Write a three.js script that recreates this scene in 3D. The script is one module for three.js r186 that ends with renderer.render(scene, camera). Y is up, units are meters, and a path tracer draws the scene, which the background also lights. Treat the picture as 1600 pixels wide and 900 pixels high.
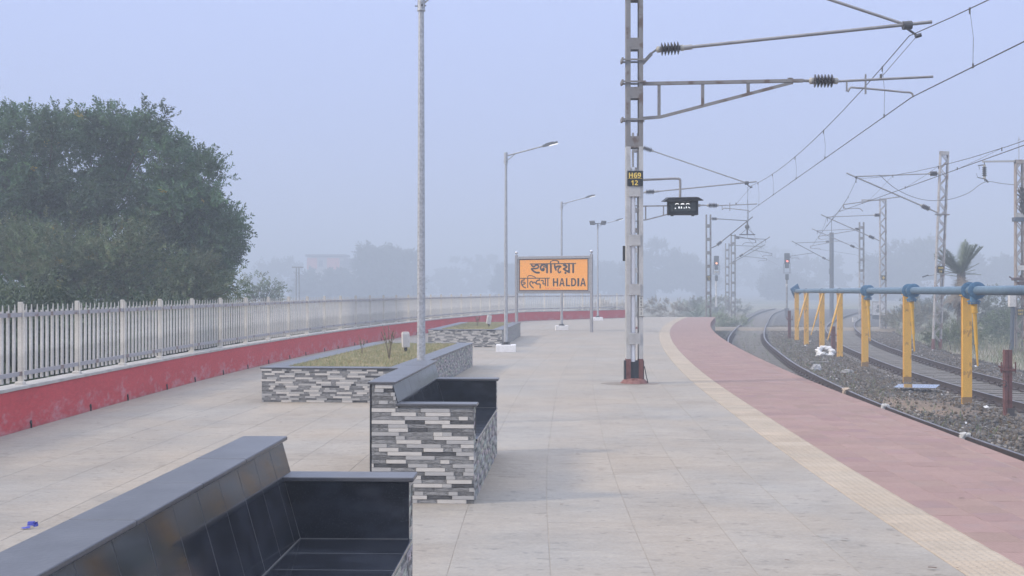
import * as THREE from 'three';
import { mergeGeometries, toCreasedNormals } from 'three/addons/utils/BufferGeometryUtils.js';
import { RoundedBoxGeometry } from 'three/addons/geometries/RoundedBoxGeometry.js';

// ---------------------------------------------------------------- camera, sky, sun, exposure
const scene = new THREE.Scene();
const camera = new THREE.PerspectiveCamera(2 * Math.atan(450 / 1900) * 180 / Math.PI, 16 / 9, 0.1, 5000);
camera.position.set(0, 1.6, 0);
camera.rotation.x = Math.atan(5 / 1900);
scene.add(camera);

const renderer = new THREE.WebGLRenderer({ antialias: true });
renderer.toneMapping = THREE.LinearToneMapping;
renderer.toneMappingExposure = 1.01;
renderer.shadowMap.enabled = true;

// hazy winter morning: pale lavender low down, whiter overhead, even all round
{
  const W = 64, H = 128, data = new Float32Array(W * H * 4);
  const stops = [[0, .54, .62, .95], [.06, .54, .625, .97], [.14, .54, .64, 1.02], [.24, .57, .68, 1.09], [.45, 1.02, 1.14, 1.52], [1, 1.86, 1.99, 2.36]];
  for (let j = 0; j < H; j++) {
    const el = ((j + .5) / H - .5) * Math.PI, t = Math.max(0, Math.sin(el));
    let k = 0; while (k < stops.length - 2 && t > stops[k + 1][0]) k++;
    const a = stops[k], b = stops[k + 1], f = Math.min(1, Math.max(0, (t - a[0]) / (b[0] - a[0])));
    for (let i = 0; i < W; i++) {
      const o = (j * W + i) * 4;
      for (let c = 0; c < 3; c++) data[o + c] = el < 0 ? [.32, .31, .33][c] : a[c + 1] + (b[c + 1] - a[c + 1]) * f;
      data[o + 3] = 1;
    }
  }
  const sky = new THREE.DataTexture(data, W, H, THREE.RGBAFormat, THREE.FloatType);
  sky.mapping = THREE.EquirectangularReflectionMapping; sky.magFilter = THREE.LinearFilter; sky.minFilter = THREE.LinearFilter; sky.needsUpdate = true;
  scene.background = sky; scene.environment = sky;
}
// low veiled sun on the left, a little behind the camera
const sun = new THREE.DirectionalLight(new THREE.Color(1, .85, .65), 3.1);
sun.position.set(-42, 27, 12); sun.target.position.set(0, 0, -20);
sun.position.add(sun.target.position);
sun.castShadow = true; sun.shadow.radius = 12; sun.shadow.mapSize.set(4096, 4096);
Object.assign(sun.shadow.camera, { left: -60, right: 60, top: 60, bottom: -60, near: 1, far: 200 });
scene.add(sun, sun.target);
scene.fog = new THREE.FogExp2(new THREE.Color(.80, .895, 1), .0052);

// ---------------------------------------------------------------- helpers
const V = (x, y, d) => new THREE.Vector3(x, y, -d);          // d = metres ahead of the camera
function rng(seed) { let a = seed >>> 0; return () => { a = (a + 0x6d2b79f5) | 0; let t = Math.imul(a ^ (a >>> 15), 1 | a); t = (t + Math.imul(t ^ (t >>> 7), 61 | t)) ^ t; return ((t ^ (t >>> 14)) >>> 0) / 4294967296; }; }
const R0 = rng(7);
const rr = (r, a, b) => a + (b - a) * r();
const clamp = (x, a, b) => Math.min(b, Math.max(a, x)), lerp = (a, b, t) => a + (b - a) * t, smooth = (a, b, x) => { const t = clamp((x - a) / (b - a), 0, 1); return t * t * (3 - 2 * t); };

const used = new Map();
function numbered(name) { const n = used.get(name) ?? 0; used.set(name, n + 1); return n ? name + '_' + String(n).padStart(3, '0') : name; }
function tag(o, label, category, group, kind) {
  if (label) o.userData.label = label;
  if (category) o.userData.category = category;
  if (group) o.userData.group = group;
  if (kind) o.userData.kind = kind;
  return o;
}
function thing(name, label, category, pos, ry = 0, group) {
  const o = new THREE.Group(); o.name = numbered(name); scene.add(o);
  o.position.copy(pos); o.rotation.y = ry;
  return tag(o, label, category, group);
}
// every geometry: no index, position + normal + uv (uv in metres by the way a face points, unless kept)
function prep(g, keep) {
  if (g.userData.ready) return g;
  if (g.index) g = g.toNonIndexed();
  if (!g.attributes.normal) g.computeVertexNormals();
  for (const k of Object.keys(g.attributes)) if (!['position', 'normal', 'uv', 'color'].includes(k)) g.deleteAttribute(k);
  if (!keep || !g.attributes.uv) {
    const p = g.attributes.position, n = g.attributes.normal, uv = new Float32Array(p.count * 2);
    const a = new THREE.Vector3(), b = new THREE.Vector3(), c = new THREE.Vector3();
    for (let i = 0; i < p.count; i += 3) {
      a.fromBufferAttribute(p, i); b.fromBufferAttribute(p, i + 1).sub(a); c.fromBufferAttribute(p, i + 2).sub(a); b.cross(c);
      const x = Math.abs(b.x), y = Math.abs(b.y), z = Math.abs(b.z), m = y >= x && y >= z ? 1 : x >= z ? 0 : 2;
      for (let k = i; k < i + 3; k++) {
        const px = p.getX(k), py = p.getY(k), pz = p.getZ(k);
        uv[k * 2] = m === 0 ? pz : px; uv[k * 2 + 1] = m === 1 ? pz : py;
      }
    }
    g.setAttribute('uv', new THREE.BufferAttribute(uv, 2));
  }
  g.userData.ready = true;
  return g;
}
function merged(list, keep) {
  list = (Array.isArray(list) ? list : [list]).map((g) => prep(g, keep));
  return list.length === 1 ? list[0] : mergeGeometries(list);
}
function mk(name, geos, mat, parent, keep) {
  const m = new THREE.Mesh(merged(geos, keep), mat); m.name = parent ? name : numbered(name); m.castShadow = m.receiveShadow = true;
  (parent ?? scene).add(m); return m;
}
function mkW(name, geos, mat, parent, keep) {           // geometry given in world coordinates
  const g = merged(geos, keep);
  if (parent) { parent.updateWorldMatrix(true, false); g.applyMatrix4(parent.matrixWorld.clone().invert()); }
  return mk(name, g, mat, parent, true);
}
const box = (w, h, l, x = 0, y = 0, z = 0, ry = 0) => { const g = new THREE.BoxGeometry(w, h, l); if (ry) g.rotateY(ry); return g.translate(x, y, z); };
const rbox = (w, h, l, r, x = 0, y = 0, z = 0, ry = 0) => { const g = new RoundedBoxGeometry(w, h, l, 1, Math.min(r, w / 2.01, h / 2.01, l / 2.01)); if (ry) g.rotateY(ry); return g.translate(x, y, z); };
const UP = new THREE.Vector3(0, 1, 0);
function rod(a, b, r, seg = 8, r2 = r) {
  const d = b.clone().sub(a), g = new THREE.CylinderGeometry(r2, r, d.length(), seg, 1);
  g.applyQuaternion(new THREE.Quaternion().setFromUnitVectors(UP, d.normalize()));
  return g.translate((a.x + b.x) / 2, (a.y + b.y) / 2, (a.z + b.z) / 2);
}
function bar(a, b, w, h) {                               // square bar from a to b
  const d = b.clone().sub(a), L = d.length(); d.normalize();
  const g = new THREE.BoxGeometry(w, h, L), m = new THREE.Matrix4().lookAt(b, a, Math.abs(d.y) > .98 ? new THREE.Vector3(0, 0, 1) : UP);
  return g.applyMatrix4(m).translate((a.x + b.x) / 2, (a.y + b.y) / 2, (a.z + b.z) / 2);
}
function hose(pts, r, seg = 6, n = 0, closed = false) {
  return new THREE.TubeGeometry(new THREE.CatmullRomCurve3(pts, closed), n || pts.length * 6, r, seg, closed);
}
function lathe(profile, seg = 12) { return new THREE.LatheGeometry(profile.map(([r, y]) => new THREE.Vector2(r, y)), seg); }
function lathedBetween(a, b, profile, seg = 12) {        // profile y runs 0..1 from a to b
  const d = b.clone().sub(a), L = d.length();
  const g = lathe(profile.map(([r, y]) => [r, y * L]), seg);
  g.applyQuaternion(new THREE.Quaternion().setFromUnitVectors(UP, d.normalize()));
  return g.translate(a.x, a.y, a.z);
}
function tint(g, r, gg, b) { g = prep(g); const n = g.attributes.position.count, c = new Float32Array(n * 3); for (let i = 0; i < n; i++) c.set([r, gg, b], i * 3); return g.setAttribute('color', new THREE.BufferAttribute(c, 3)); }
function spline(pts) {                                   // natural cubic through [d, x]
  const n = pts.length, h = [], al = [], l = [1], mu = [0], z = [0], c = new Array(n).fill(0), b = [], dd = [];
  for (let i = 0; i < n - 1; i++) h[i] = pts[i + 1][0] - pts[i][0];
  for (let i = 1; i < n - 1; i++) al[i] = 3 / h[i] * (pts[i + 1][1] - pts[i][1]) - 3 / h[i - 1] * (pts[i][1] - pts[i - 1][1]);
  for (let i = 1; i < n - 1; i++) { l[i] = 2 * (pts[i + 1][0] - pts[i - 1][0]) - h[i - 1] * mu[i - 1]; mu[i] = h[i] / l[i]; z[i] = (al[i] - h[i - 1] * z[i - 1]) / l[i]; }
  for (let j = n - 2; j >= 0; j--) { c[j] = (z[j] ?? 0) - (mu[j] ?? 0) * c[j + 1]; b[j] = (pts[j + 1][1] - pts[j][1]) / h[j] - h[j] * (c[j + 1] + 2 * c[j]) / 3; dd[j] = (c[j + 1] - c[j]) / 3 / h[j]; }
  return (x) => { let i = 0; while (i < n - 2 && x > pts[i + 1][0]) i++; const t = x - pts[i][0]; return pts[i][1] + b[i] * t + c[i] * t * t + dd[i] * t * t * t; };
}
const slope = (f, d) => (f(d + .05) - f(d - .05)) / .1;
function offs(f, d, u) { const s = slope(f, d), n = Math.hypot(1, s); return [f(d) + u / n, d - u * s / n]; }  // point u metres right of curve f

// ---------------------------------------------------------------- computed textures
const lat = new Uint32Array(65536); { const r = rng(99); for (let i = 0; i < 65536; i++) lat[i] = r() * 4294967296; }
const hash = (x, y, s) => lat[(x * 73 + y * 1031 + s * 4099 + (x * y) % 251) & 65535] / 4294967296;
function vnoise(x, y, px, py, s) {                       // tileable value noise
  const x0 = Math.floor(x), y0 = Math.floor(y), fx = x - x0, fy = y - y0, u = fx * fx * (3 - 2 * fx), v = fy * fy * (3 - 2 * fy);
  const m = (a, p) => ((a % p) + p) % p, xa = m(x0, px), xb = m(x0 + 1, px), ya = m(y0, py), yb = m(y0 + 1, py);
  return lerp(lerp(hash(xa, ya, s), hash(xb, ya, s), u), lerp(hash(xa, yb, s), hash(xb, yb, s), u), v);
}
function fbm(u, v, fx, fy, oct, s) { let t = 0, a = .5, n = 0; for (let i = 0; i < oct; i++) { t += a * vnoise(u * fx, v * fy, fx, fy, s + i * 17); n += a; a *= .5; fx *= 2; fy *= 2; } return t / n; }
function tex(w, h, f, srgb, size = 1, size2 = size) {    // f(u, v) -> [r, g, b] 0..1 (or one number); size = metres a tile covers
  const d = new Uint8Array(w * h * 4);
  for (let j = 0; j < h; j++) for (let i = 0; i < w; i++) {
    const c = f(i / w, j / h), o = (j * w + i) * 4, g = typeof c === 'number';
    for (let k = 0; k < 3; k++) d[o + k] = clamp(Math.round((g ? c : c[k]) * 255), 0, 255);
    d[o + 3] = 255;
  }
  const t = new THREE.DataTexture(d, w, h); t.wrapS = t.wrapT = THREE.RepeatWrapping; t.magFilter = THREE.LinearFilter; t.minFilter = THREE.LinearMipmapLinearFilter; t.generateMipmaps = true;
  if (srgb) t.colorSpace = THREE.SRGBColorSpace;
  t.repeat.set(1 / size, 1 / size2); t.needsUpdate = true; return t;
}
function M(o) { const m = o.transmission !== undefined || o.clearcoat !== undefined || o.sheen !== undefined ? new THREE.MeshPhysicalMaterial(o) : new THREE.MeshStandardMaterial(o); return m; }
const C = (r, g, b) => new THREE.Color(r, g, b);

const T = {};
{ // sawn sandstone: streaks along x, scuffs, pits
  T.stone = tex(2048, 2048, (u, v) => {
    const s = fbm(u, v, 40, 96, 4, 1) - .5, p = fbm(u, v, 9, 9, 6, 9) - .5, g = fbm(u, v, 420, 470, 2, 23) - .5, w = smooth(.6, .82, fbm(u, v, 30, 70, 4, 41)), dk = smooth(.68, .8, fbm(u, v, 80, 110, 3, 57)), st = smooth(.6, .72, fbm(u, v, 12, 14, 5, 91)), pale = smooth(.58, .75, fbm(u, v, 7, 10, 5, 191));
    const k = .87 + s * .13 + p * .19 + g * .17 + w * .05 - dk * .17 - st * .06 + pale * .05, wr = (fbm(u, v, 6, 6, 5, 71) - .5) * .12;
    return [k + wr, k, k - wr * 1.2];
  }, false, 6.3);
  T.stoneB = tex(1024, 1024, (u, v) => .4 * fbm(u, v, 60, 130, 3, 1) + .6 * fbm(u, v, 180, 220, 2, 5), false, 6.3);
  // chequered red tile: 25 mm squares with fine grooves, soiled patches
  const gr = (x) => smooth(.03, .09, Math.abs(x - Math.round(x)));
  T.chequer = tex(512, 512, (u, v) => gr(u * 12) * gr(v * 12) * .8 + .2 * fbm(u, v, 60, 60, 2, 3), false, .3);
  T.redDust = tex(2048, 2048, (u, v) => { const p = fbm(u, v, 6, 6, 5, 13) - .5, g = fbm(u, v, 150, 150, 3, 19) - .5, d = smooth(.58, .75, fbm(u, v, 9, 5, 4, 29)), gl = gr(u * 120) * gr(v * 120); const k = (.9 + p * .22 + g * .2) * lerp(.8 - p * .3, 1, gl); return [k - d * .04, k + p * .02, k + d * .03 + p * .03]; }, false, 3);
  // blister paving: rows of domes
  T.domes = tex(512, 512, (u, v) => { const x = (u * 6) % 1 - .5, y = (v * 6) % 1 - .5; return smooth(.36, .2, Math.hypot(x, y)) * .8 + .2 * fbm(u, v, 40, 40, 2, 7); }, false, .3);
  T.sand = tex(512, 512, (u, v) => { const k = .86 + (fbm(u, v, 7, 7, 4, 3) - .5) * .25 + (fbm(u, v, 120, 120, 2, 31) - .5) * .2; return [k + .01, k, k - .02]; }, false, 1.7);
  // polished black granite: fine flecks, wiped dust
  T.granite = tex(1024, 1024, (u, v) => { const f = fbm(u, v, 260, 260, 2, 11), q = smooth(.66, .8, f) * .6, d = smooth(.42, .75, fbm(u, v, 5, 8, 5, 37)); return [.5 + q + d * .7, .5 + q + d * .7, .52 + q + d * .74]; }, false, 1.1);
  T.wipe = tex(512, 512, (u, v) => .4 + .6 * smooth(.35, .8, fbm(u, v, 3, 12, 5, 61)), false, 1.6, .9);
  // galvanised steel: spangle
  T.galv = tex(512, 512, (u, v) => { const a = fbm(u, v, 26, 26, 2, 5), b = fbm(u, v, 90, 60, 2, 8); const k = .72 + (a - .5) * .5 + (b - .5) * .32; return [k, k, k + .01]; }, false, .4);
  T.mottle = tex(512, 512, (u, v) => { const k = .85 + (fbm(u, v, 6, 6, 5, 15) - .5) * .4 + (fbm(u, v, 90, 90, 2, 25) - .5) * .18; return [k, k, k]; }, false, .9);
  T.rust = tex(512, 512, (u, v) => { const a = fbm(u, v, 8, 8, 5, 33), s = smooth(.56, .72, a), g = fbm(u, v, 80, 80, 2, 3) - .5; const k = .9 + g * .2; return [lerp(k, .55, s), lerp(k, .42, s), lerp(k, .36, s)]; }, false, 1.3);
  T.peel = tex(512, 512, (u, v) => { const a = fbm(u, v, 9, 5, 5, 233), s = smooth(.7, .78, a), d = fbm(u, v, 5, 3, 4, 243) - .5, g = fbm(u, v, 80, 80, 2, 3) - .5; const k = .92 + g * .16 + d * .2; return [lerp(k, .6, s), lerp(k, .56, s), lerp(k, .8, s)]; }, false, .9);
  T.grain = tex(512, 512, (u, v) => fbm(u, v, 40, 40, 4, 45), false, .5);
  T.dirt = tex(1024, 1024, (u, v) => { const p = fbm(u, v, 7, 7, 6, 51) - .5, g = fbm(u, v, 160, 160, 2, 77) - .5; const k = .8 + p * .5 + g * .35; return [k + p * .06, k, k - p * .06]; }, false, 6);
  T.smooth = tex(256, 64, (u, v) => { const k = .93 + (fbm(u, v, 10, 8, 3, 64) - .5) * .16; return [k, k, k]; }, false, 1);
  T.slate = tex(256, 64, (u, v) => { const k = .72 + (fbm(u, v, 14, 9, 4, 63) - .5) * .9 + (fbm(u, v, 60, 20, 2, 3) - .5) * .3; return [k, k, k]; }, false, 1);
  T.bark = tex(256, 512, (u, v) => { const k = .7 + (fbm(u, v, 20, 8, 4, 83) - .5) * .9; return [k, k, k]; }, false, .6, 1.2);
}
// ---------------------------------------------------------------- ground plan (d metres ahead, x metres to the right)
const stripLine = spline([[-14, 2.62], [0, 2.52], [6.8, 2.56], [11, 2.66], [15.4, 2.86], [20.4, 3.12], [26.7, 3.57], [34.6, 4.28], [44, 5.32], [57.4, 7.2], [74, 10.2], [80, 11.4]]);  // inner edge of the tactile strip
const rail1R = spline([[-20, 7.3], [0, 7.05], [16.9, 7.12], [24.1, 7.42], [32.5, 8.2], [37.7, 8.82], [45, 9.9], [55.5, 11.6], [67.5, 13.95], [91, 19.1], [128, 27.6], [165, 37.5]]);
const track1 = (d) => rail1R(d) - .838 * Math.hypot(1, slope(rail1R, d));
const rail2L = spline([[-20, 10.9], [0, 10.3], [16, 10.25], [25.3, 10.55], [31.7, 11.08], [35, 11.45], [43, 12.62], [50.4, 13.85], [60, 15.85], [70.8, 18.35], [84.5, 22.0], [110, 30], [150, 44]]);
const track2 = (d) => rail2L(d) + .838 * Math.hypot(1, slope(rail2L, d));
const EDGE = 2.12, RAIL = -.7, END = 75.5;
const wallLine = spline([[-14, -5.3], [0, -5.5], [10, -5.6], [14.7, -5.63], [18.8, -5.62], [21.7, -5.58], [24.7, -5.46], [29, -5.22], [37, -4.5], [43, -3.72], [50, -2.62], [56, -1.45], [63, .15], [65.5, .75], [70, 1.9]]);
const wallPts = []; for (let d = -12; d <= 65.5; d += 1.55) wallPts.push([wallLine(d), d]);
wallPts.push([2.4, 67.6], [4.7, 70.6], [7.0, 73.6]);

const MAT = {
  slab: M({ color: C(.352, .313, .264), map: T.stone, bumpMap: T.stoneB, bumpScale: .006, roughness: .82, vertexColors: true }),
  mortar: M({ color: C(.345, .305, .255), map: T.mottle, roughness: .95 }),
  red: M({ color: C(.385, .25, .212), map: T.redDust, bumpMap: T.chequer, bumpScale: .006, roughness: .8, vertexColors: true }),
  tactile: M({ color: C(.455, .38, .295), map: T.sand, bumpMap: T.domes, bumpScale: .006, roughness: .85, vertexColors: true }),
  concrete: M({ color: C(.5, .48, .45), map: T.mottle, bumpMap: T.grain, bumpScale: .003, roughness: .92 }),
  white: M({ color: C(.72, .7, .68), map: T.mottle, roughness: .75 }),
  grout: M({ color: C(.46, .45, .43), map: T.mottle, roughness: .9 }),
  granite: M({ color: C(.032, .036, .046), map: T.granite, roughness: .15, roughnessMap: T.wipe }),
  coping: M({ color: C(.105, .107, .118), map: T.mottle, roughness: .34, bumpMap: T.grain, bumpScale: .0006 }),
  galv: M({ color: C(.56, .58, .6), map: T.galv, roughness: .5, metalness: .35 }),
  silver: M({ color: C(.56, .555, .54), map: T.mottle, bumpMap: T.grain, bumpScale: .002, roughness: .6, metalness: .2 }),
  oldSteel: M({ color: C(.26, .25, .245), map: T.rust, bumpMap: T.grain, bumpScale: .002, roughness: .7, metalness: .2 }),
  darkSteel: M({ color: C(.07, .07, .075), map: T.mottle, roughness: .6 }),
  tube: M({ color: C(.36, .35, .35), map: T.mottle, roughness: .5, metalness: .5 }),
  wire: M({ color: C(.09, .085, .08), roughness: .6, metalness: .5 }),
  porcelain: M({ color: C(.045, .035, .035), roughness: .25 }),
  cap: M({ color: C(.5, .48, .42), map: T.mottle, roughness: .7 }),
  maroon: M({ color: C(.17, .065, .06), map: T.rust, bumpMap: T.grain, bumpScale: .003, roughness: .8 }),
  black: M({ color: C(.02, .022, .025), roughness: .55 }),
  yellow: M({ color: C(.8, .46, .075), map: T.peel, roughness: .55 }),
  pipeBlue: M({ color: C(.125, .205, .28), map: T.mottle, roughness: .6 }),
  blue: M({ color: C(.07, .19, .33), map: T.mottle, roughness: .55 }),
  picket: M({ color: C(.7, .675, .635), map: T.mottle, roughness: .6 }),
  post: M({ color: C(.74, .7, .63), map: T.mottle, roughness: .6 }),
  rail: M({ color: C(.085, .06, .055), map: T.mottle, roughness: .7, metalness: .3 }),
  railTop: M({ color: C(.3, .28, .29), map: T.mottle, roughness: .35, metalness: .8 }),
  sleeper: M({ color: C(.2, .185, .17), map: T.mottle, bumpMap: T.grain, bumpScale: .004, roughness: .92 }),
  soil: M({ color: C(.23, .19, .14), map: T.dirt, roughness: 1 }),
};

// ---------------------------------------------------------------- ground and yard
const nz = (x, y, s = 0) => fbm(x, y, 4096, 4096, 3, 200 + s);
function sheet(xs, ds, height, color) {
  const pos = [], col = [], uv = [], idx = [], nx = xs.length;
  for (const d of ds) for (const xf of xs) { const x = typeof xf === 'function' ? xf(d) : xf, y = height(x, d), c = color(x, d); pos.push(x, y, -d); col.push(...c); uv.push(x, -d); }
  for (let j = 0; j < ds.length - 1; j++) for (let i = 0; i < nx - 1; i++) { const a = j * nx + i; idx.push(a, a + 1, a + nx, a + 1, a + nx + 1, a + nx); }
  const g = new THREE.BufferGeometry(); g.setAttribute('position', new THREE.Float32BufferAttribute(pos, 3)); g.setAttribute('color', new THREE.Float32BufferAttribute(col, 3)); g.setAttribute('uv', new THREE.Float32BufferAttribute(uv, 2)); g.setIndex(idx); g.computeVertexNormals();
  return g;
}
const steps = (a, b, n, p = 1) => Array.from({ length: n + 1 }, (_, i) => a + (b - a) * Math.pow(i / n, p));
{
  const neg = steps(0, 1500, 46, 3).slice(1).reverse().map((x) => -x), xs = [...neg, ...steps(0, 1500, 46, 3)];
  const ds = [-400, -150, -60, -25, -10, ...steps(0, 1700, 90, 2.6)];
  const g = sheet(xs, ds, (x, d) => {
    const left = x < wallLine(clamp(d, -10, 70)) - .3 || d > 90 ? 0 : 0;
    return -1.02 + left + (d > 0 && d < 400 ? (nz(x * .15 + 50, d * .15 + 50) - .5) * .22 * smooth(3, 14, Math.abs(x - track2(clamp(d, 0, 150))) + (d > 150 ? 20 : 0)) : 0);
  }, (x, d) => { const k = nz(x * .09 + 90, d * .09 + 30, 5), g2 = nz(x * .4 + 10, d * .4 + 10, 9); const t = smooth(.35, .65, k); return [lerp(.3, .2, t) + (g2 - .5) * .12, lerp(.265, .21, t) + (g2 - .5) * .12, lerp(.2, .13, t) + (g2 - .5) * .08]; });
  tag(mk('ground', g, M({ map: T.dirt, vertexColors: true, roughness: 1 }), null, true), 'dry brown earth and grass stretching away to the hazy horizon', null, null, 'structure');
}
const bed = (x, d) => {                                   // height of the stone bed
  const e1 = Math.abs(x - track1(d)), e2 = Math.abs(x - track2(d)), m = Math.min(e1, e2);
  const base = m < .84 ? -.92 : m < 1.35 ? lerp(-.92, -.9, (m - .84) / .5) : e2 < 3.2 && x > track2(d) ? lerp(-.9, -1.0, (m - 1.35) / 1.9) : -.9;
  return base + (nz(x * 1.1 + 30, d * 1.1 + 40, 3) - .5) * .1 + (nz(x * 7 + 30, d * 7, 6) - .5) * .045;
};
{
  const xs = [], lo = (d) => offs(stripLine, Math.min(d, 78), EDGE - .25)[0] + (d > 78 ? (d - 78) * .24 : 0), hi = (d) => track2(d) + 3.3;
  for (let i = 0; i <= 74; i++) xs.push((d) => lerp(lo(d), hi(d), i / 74));
  const ds = [...steps(8, 45, 330), ...steps(45.2, 170, 230)];
  const earth = (x, d) => smooth(1, .3, Math.hypot((x - 8.9) / 1.3, (d - 26.4) / 3.2) + (nz(x * 2, d * 2, 4) - .5)) * 1.15;
  const g = sheet(xs, ds, bed, (x, d) => {
    const k = nz(x * 1.3, d * 1.3, 11), f = nz(x * 9, d * 9, 12), e = clamp(earth(x, d), 0, 1), on = Math.abs(x - track1(d)) < .84 || Math.abs(x - track2(d)) < .9 ? .6 : 0, s = .3 + k * .5 + f * .8;
    return [lerp(lerp(.12, .13, on) * s, .27 + f * .1, e), lerp(lerp(.113, .118, on) * s, .195 + f * .08, e), lerp(lerp(.11, .105, on) * s, .14 + f * .06, e)];
  });
  tag(mk('ballast_bed', g, M({ map: T.dirt, vertexColors: true, bumpMap: T.grain, bumpScale: .02, roughness: 1 }), null, true), 'dark grey stone bed under and between the two tracks', null, null, 'structure');

  const stone = new THREE.IcosahedronGeometry(1, 0); { const p = stone.attributes.position, seen = new Map(), r = rng(5); for (let i = 0; i < p.count; i++) { const k = [p.getX(i), p.getY(i), p.getZ(i)].map((v) => v.toFixed(3)).join(); if (!seen.has(k)) seen.set(k, rr(r, .65, 1.2)); const s = seen.get(k); p.setXYZ(i, p.getX(i) * s, p.getY(i) * s * .75, p.getZ(i) * s); } stone.computeVertexNormals(); }
  const r = rng(31), N = 95000, im = new THREE.InstancedMesh(stone, M({ roughness: .95, vertexColors: false }), N), m = new THREE.Matrix4(), q = new THREE.Quaternion(), col = new THREE.Color(), e = new THREE.Euler();
  let n = 0;
  while (n < N) {
    const d = 12 + 75 * Math.pow(r(), 1.25), x = rr(r, lo(d), hi(d)), t1 = Math.abs(x - track1(d)), t2 = Math.abs(x - track2(d));
    const inTrack = t1 < .84 || t2 < .84; if (inTrack && r() < .88) continue;
    const ea = clamp(earth(x, d), 0, 1); if (r() < ea * .93) continue;
    const s = (inTrack ? rr(r, .015, .028) : rr(r, .016, .04)) * (r() < .05 ? 1.5 : 1);
    e.set(r() * 6, r() * 6, r() * 6); q.setFromEuler(e);
    m.compose(V(x, bed(x, d) + s * rr(r, .1, .6), d), q, new THREE.Vector3(s, s, s)); im.setMatrixAt(n, m);
    const patch = nz(x * .8 + 4, d * .8 + 8, 21), b = (.05 + .17 * r() * r()) * (.3 + patch * 1.5) + (r() < .012 ? .3 : 0), w = rr(r, 0, .05) + Math.max(0, .5 - patch) * .09;
    col.setRGB(b + w, b + w * .4, b - w * .2); im.setColorAt(n, col); n++;
  }
  im.name = 'ballast_stones'; im.castShadow = im.receiveShadow = true; scene.add(im);
  tag(im, 'loose dark grey track stones scattered between the rails', null, null, 'stuff');
}

// ---------------------------------------------------------------- platform with its slabs and tiles
const platform = new THREE.Group(); platform.name = 'platform'; scene.add(platform);
tag(platform, 'curving station platform paved with grey slabs and red tiles', null, null, 'structure');
{
  const right = [], left = [];
  for (let d = -12; d <= END; d += 1.25) right.push(offs(stripLine, d, EDGE - .03));
  right.push(offs(stripLine, END, EDGE - .03));
  for (const [x, d] of wallPts) left.push([x - .2, d]);
  const sh = new THREE.Shape([...right, ...left.reverse()].map(([x, d]) => new THREE.Vector2(x, d)));
  const g = new THREE.ExtrudeGeometry(sh, { depth: 1.1, bevelEnabled: false }); g.rotateX(-Math.PI / 2).translate(0, -1.102, 0);
  mk('platform_base', g, MAT.mortar, platform);
  const side = []; for (let d = -12; d < END - 1; d += 2.5) { const a = offs(stripLine, d, EDGE - .03), b = offs(stripLine, d + 2.5, EDGE - .03); side.push(bar(V(a[0], -.2, a[1]), V(b[0], -.2, b[1]), .05, .25)); }
  mk('edge_beam', side, M({ color: C(.3, .16, .15), map: T.mottle, roughness: .9 }), platform);
}
const inView = (x, d) => { if (d < 1) return false; const px = 800 + x / d * 1900, py = 455 + 1.6 / d * 1900; return px > -40 && px < 1640 && py < 940; };
function quadSlab(c, y, gap, bev, tone) {                 // c: four [x, d] corners, near-left first, going right
  const cx = (c[0][0] + c[1][0] + c[2][0] + c[3][0]) / 4, cd = (c[0][1] + c[1][1] + c[2][1] + c[3][1]) / 4, pos = [];
  const gd = tone.gd ?? 1, bl = (s, q) => [0, 1].map((k) => lerp(lerp(c[0][k], c[1][k], s), lerp(c[3][k], c[2][k], s), q)), lu = Math.hypot(c[1][0] - c[0][0], c[1][1] - c[0][1]), ld = Math.hypot(c[3][0] - c[0][0], c[3][1] - c[0][1]), inset = (k) => { const s = k / lu, q = k * gd / ld; return [bl(s, q), bl(1 - s, q), bl(1 - s, 1 - q), bl(s, 1 - q)]; };
  const o = inset(gap), t = inset(gap + bev), P = (p, h) => [p[0], h, -p[1]];
  const quad = (a, b, e, f) => pos.push(...a, ...b, ...e, ...a, ...e, ...f);
  quad(P(t[0], y), P(t[1], y), P(t[2], y), P(t[3], y));
  for (let i = 0; i < 4; i++) { const j = (i + 1) % 4; quad(P(o[i], y - bev), P(o[j], y - bev), P(t[j], y), P(t[i], y)); quad(P(o[i], -.004), P(o[j], -.004), P(o[j], y - bev), P(o[i], y - bev)); }
  const g = new THREE.BufferGeometry(); g.setAttribute('position', new THREE.Float32BufferAttribute(pos, 3));
  const n = pos.length / 3, uv = new Float32Array(n * 2), col = new Float32Array(n * 3), [ou, ov] = tone.uv;
  for (let i = 0; i < n; i++) { const x = pos[i * 3] - cx, z = pos[i * 3 + 2] + cd, co = Math.cos(tone.rot ?? 0), si = Math.sin(tone.rot ?? 0); uv[i * 2] = x * co - z * si + ou; uv[i * 2 + 1] = x * si + z * co + ov; col.set(tone.c, i * 3); }
  g.setAttribute('uv', new THREE.BufferAttribute(uv, 2)); g.setAttribute('color', new THREE.BufferAttribute(col, 3)); g.computeVertexNormals(); g.userData.ready = true;
  g.userData.at = [cx, cd];
  return g;
}
function lay(list, name, mat, limit) {                    // nearest in view as pieces of their own, the rest as one
  list.sort((a, b) => a.userData.at[1] - b.userData.at[1]);
  const rest = []; let n = 0;
  for (const g of list) { const [x, d] = g.userData.at; if (n < limit && inView(x, d)) { mk(name, g, mat, platform); n++; } else rest.push(g); }
  if (rest.length) tag(mk(name + '_field', rest, mat, platform), null, null, null, 'stuff');
}
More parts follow.
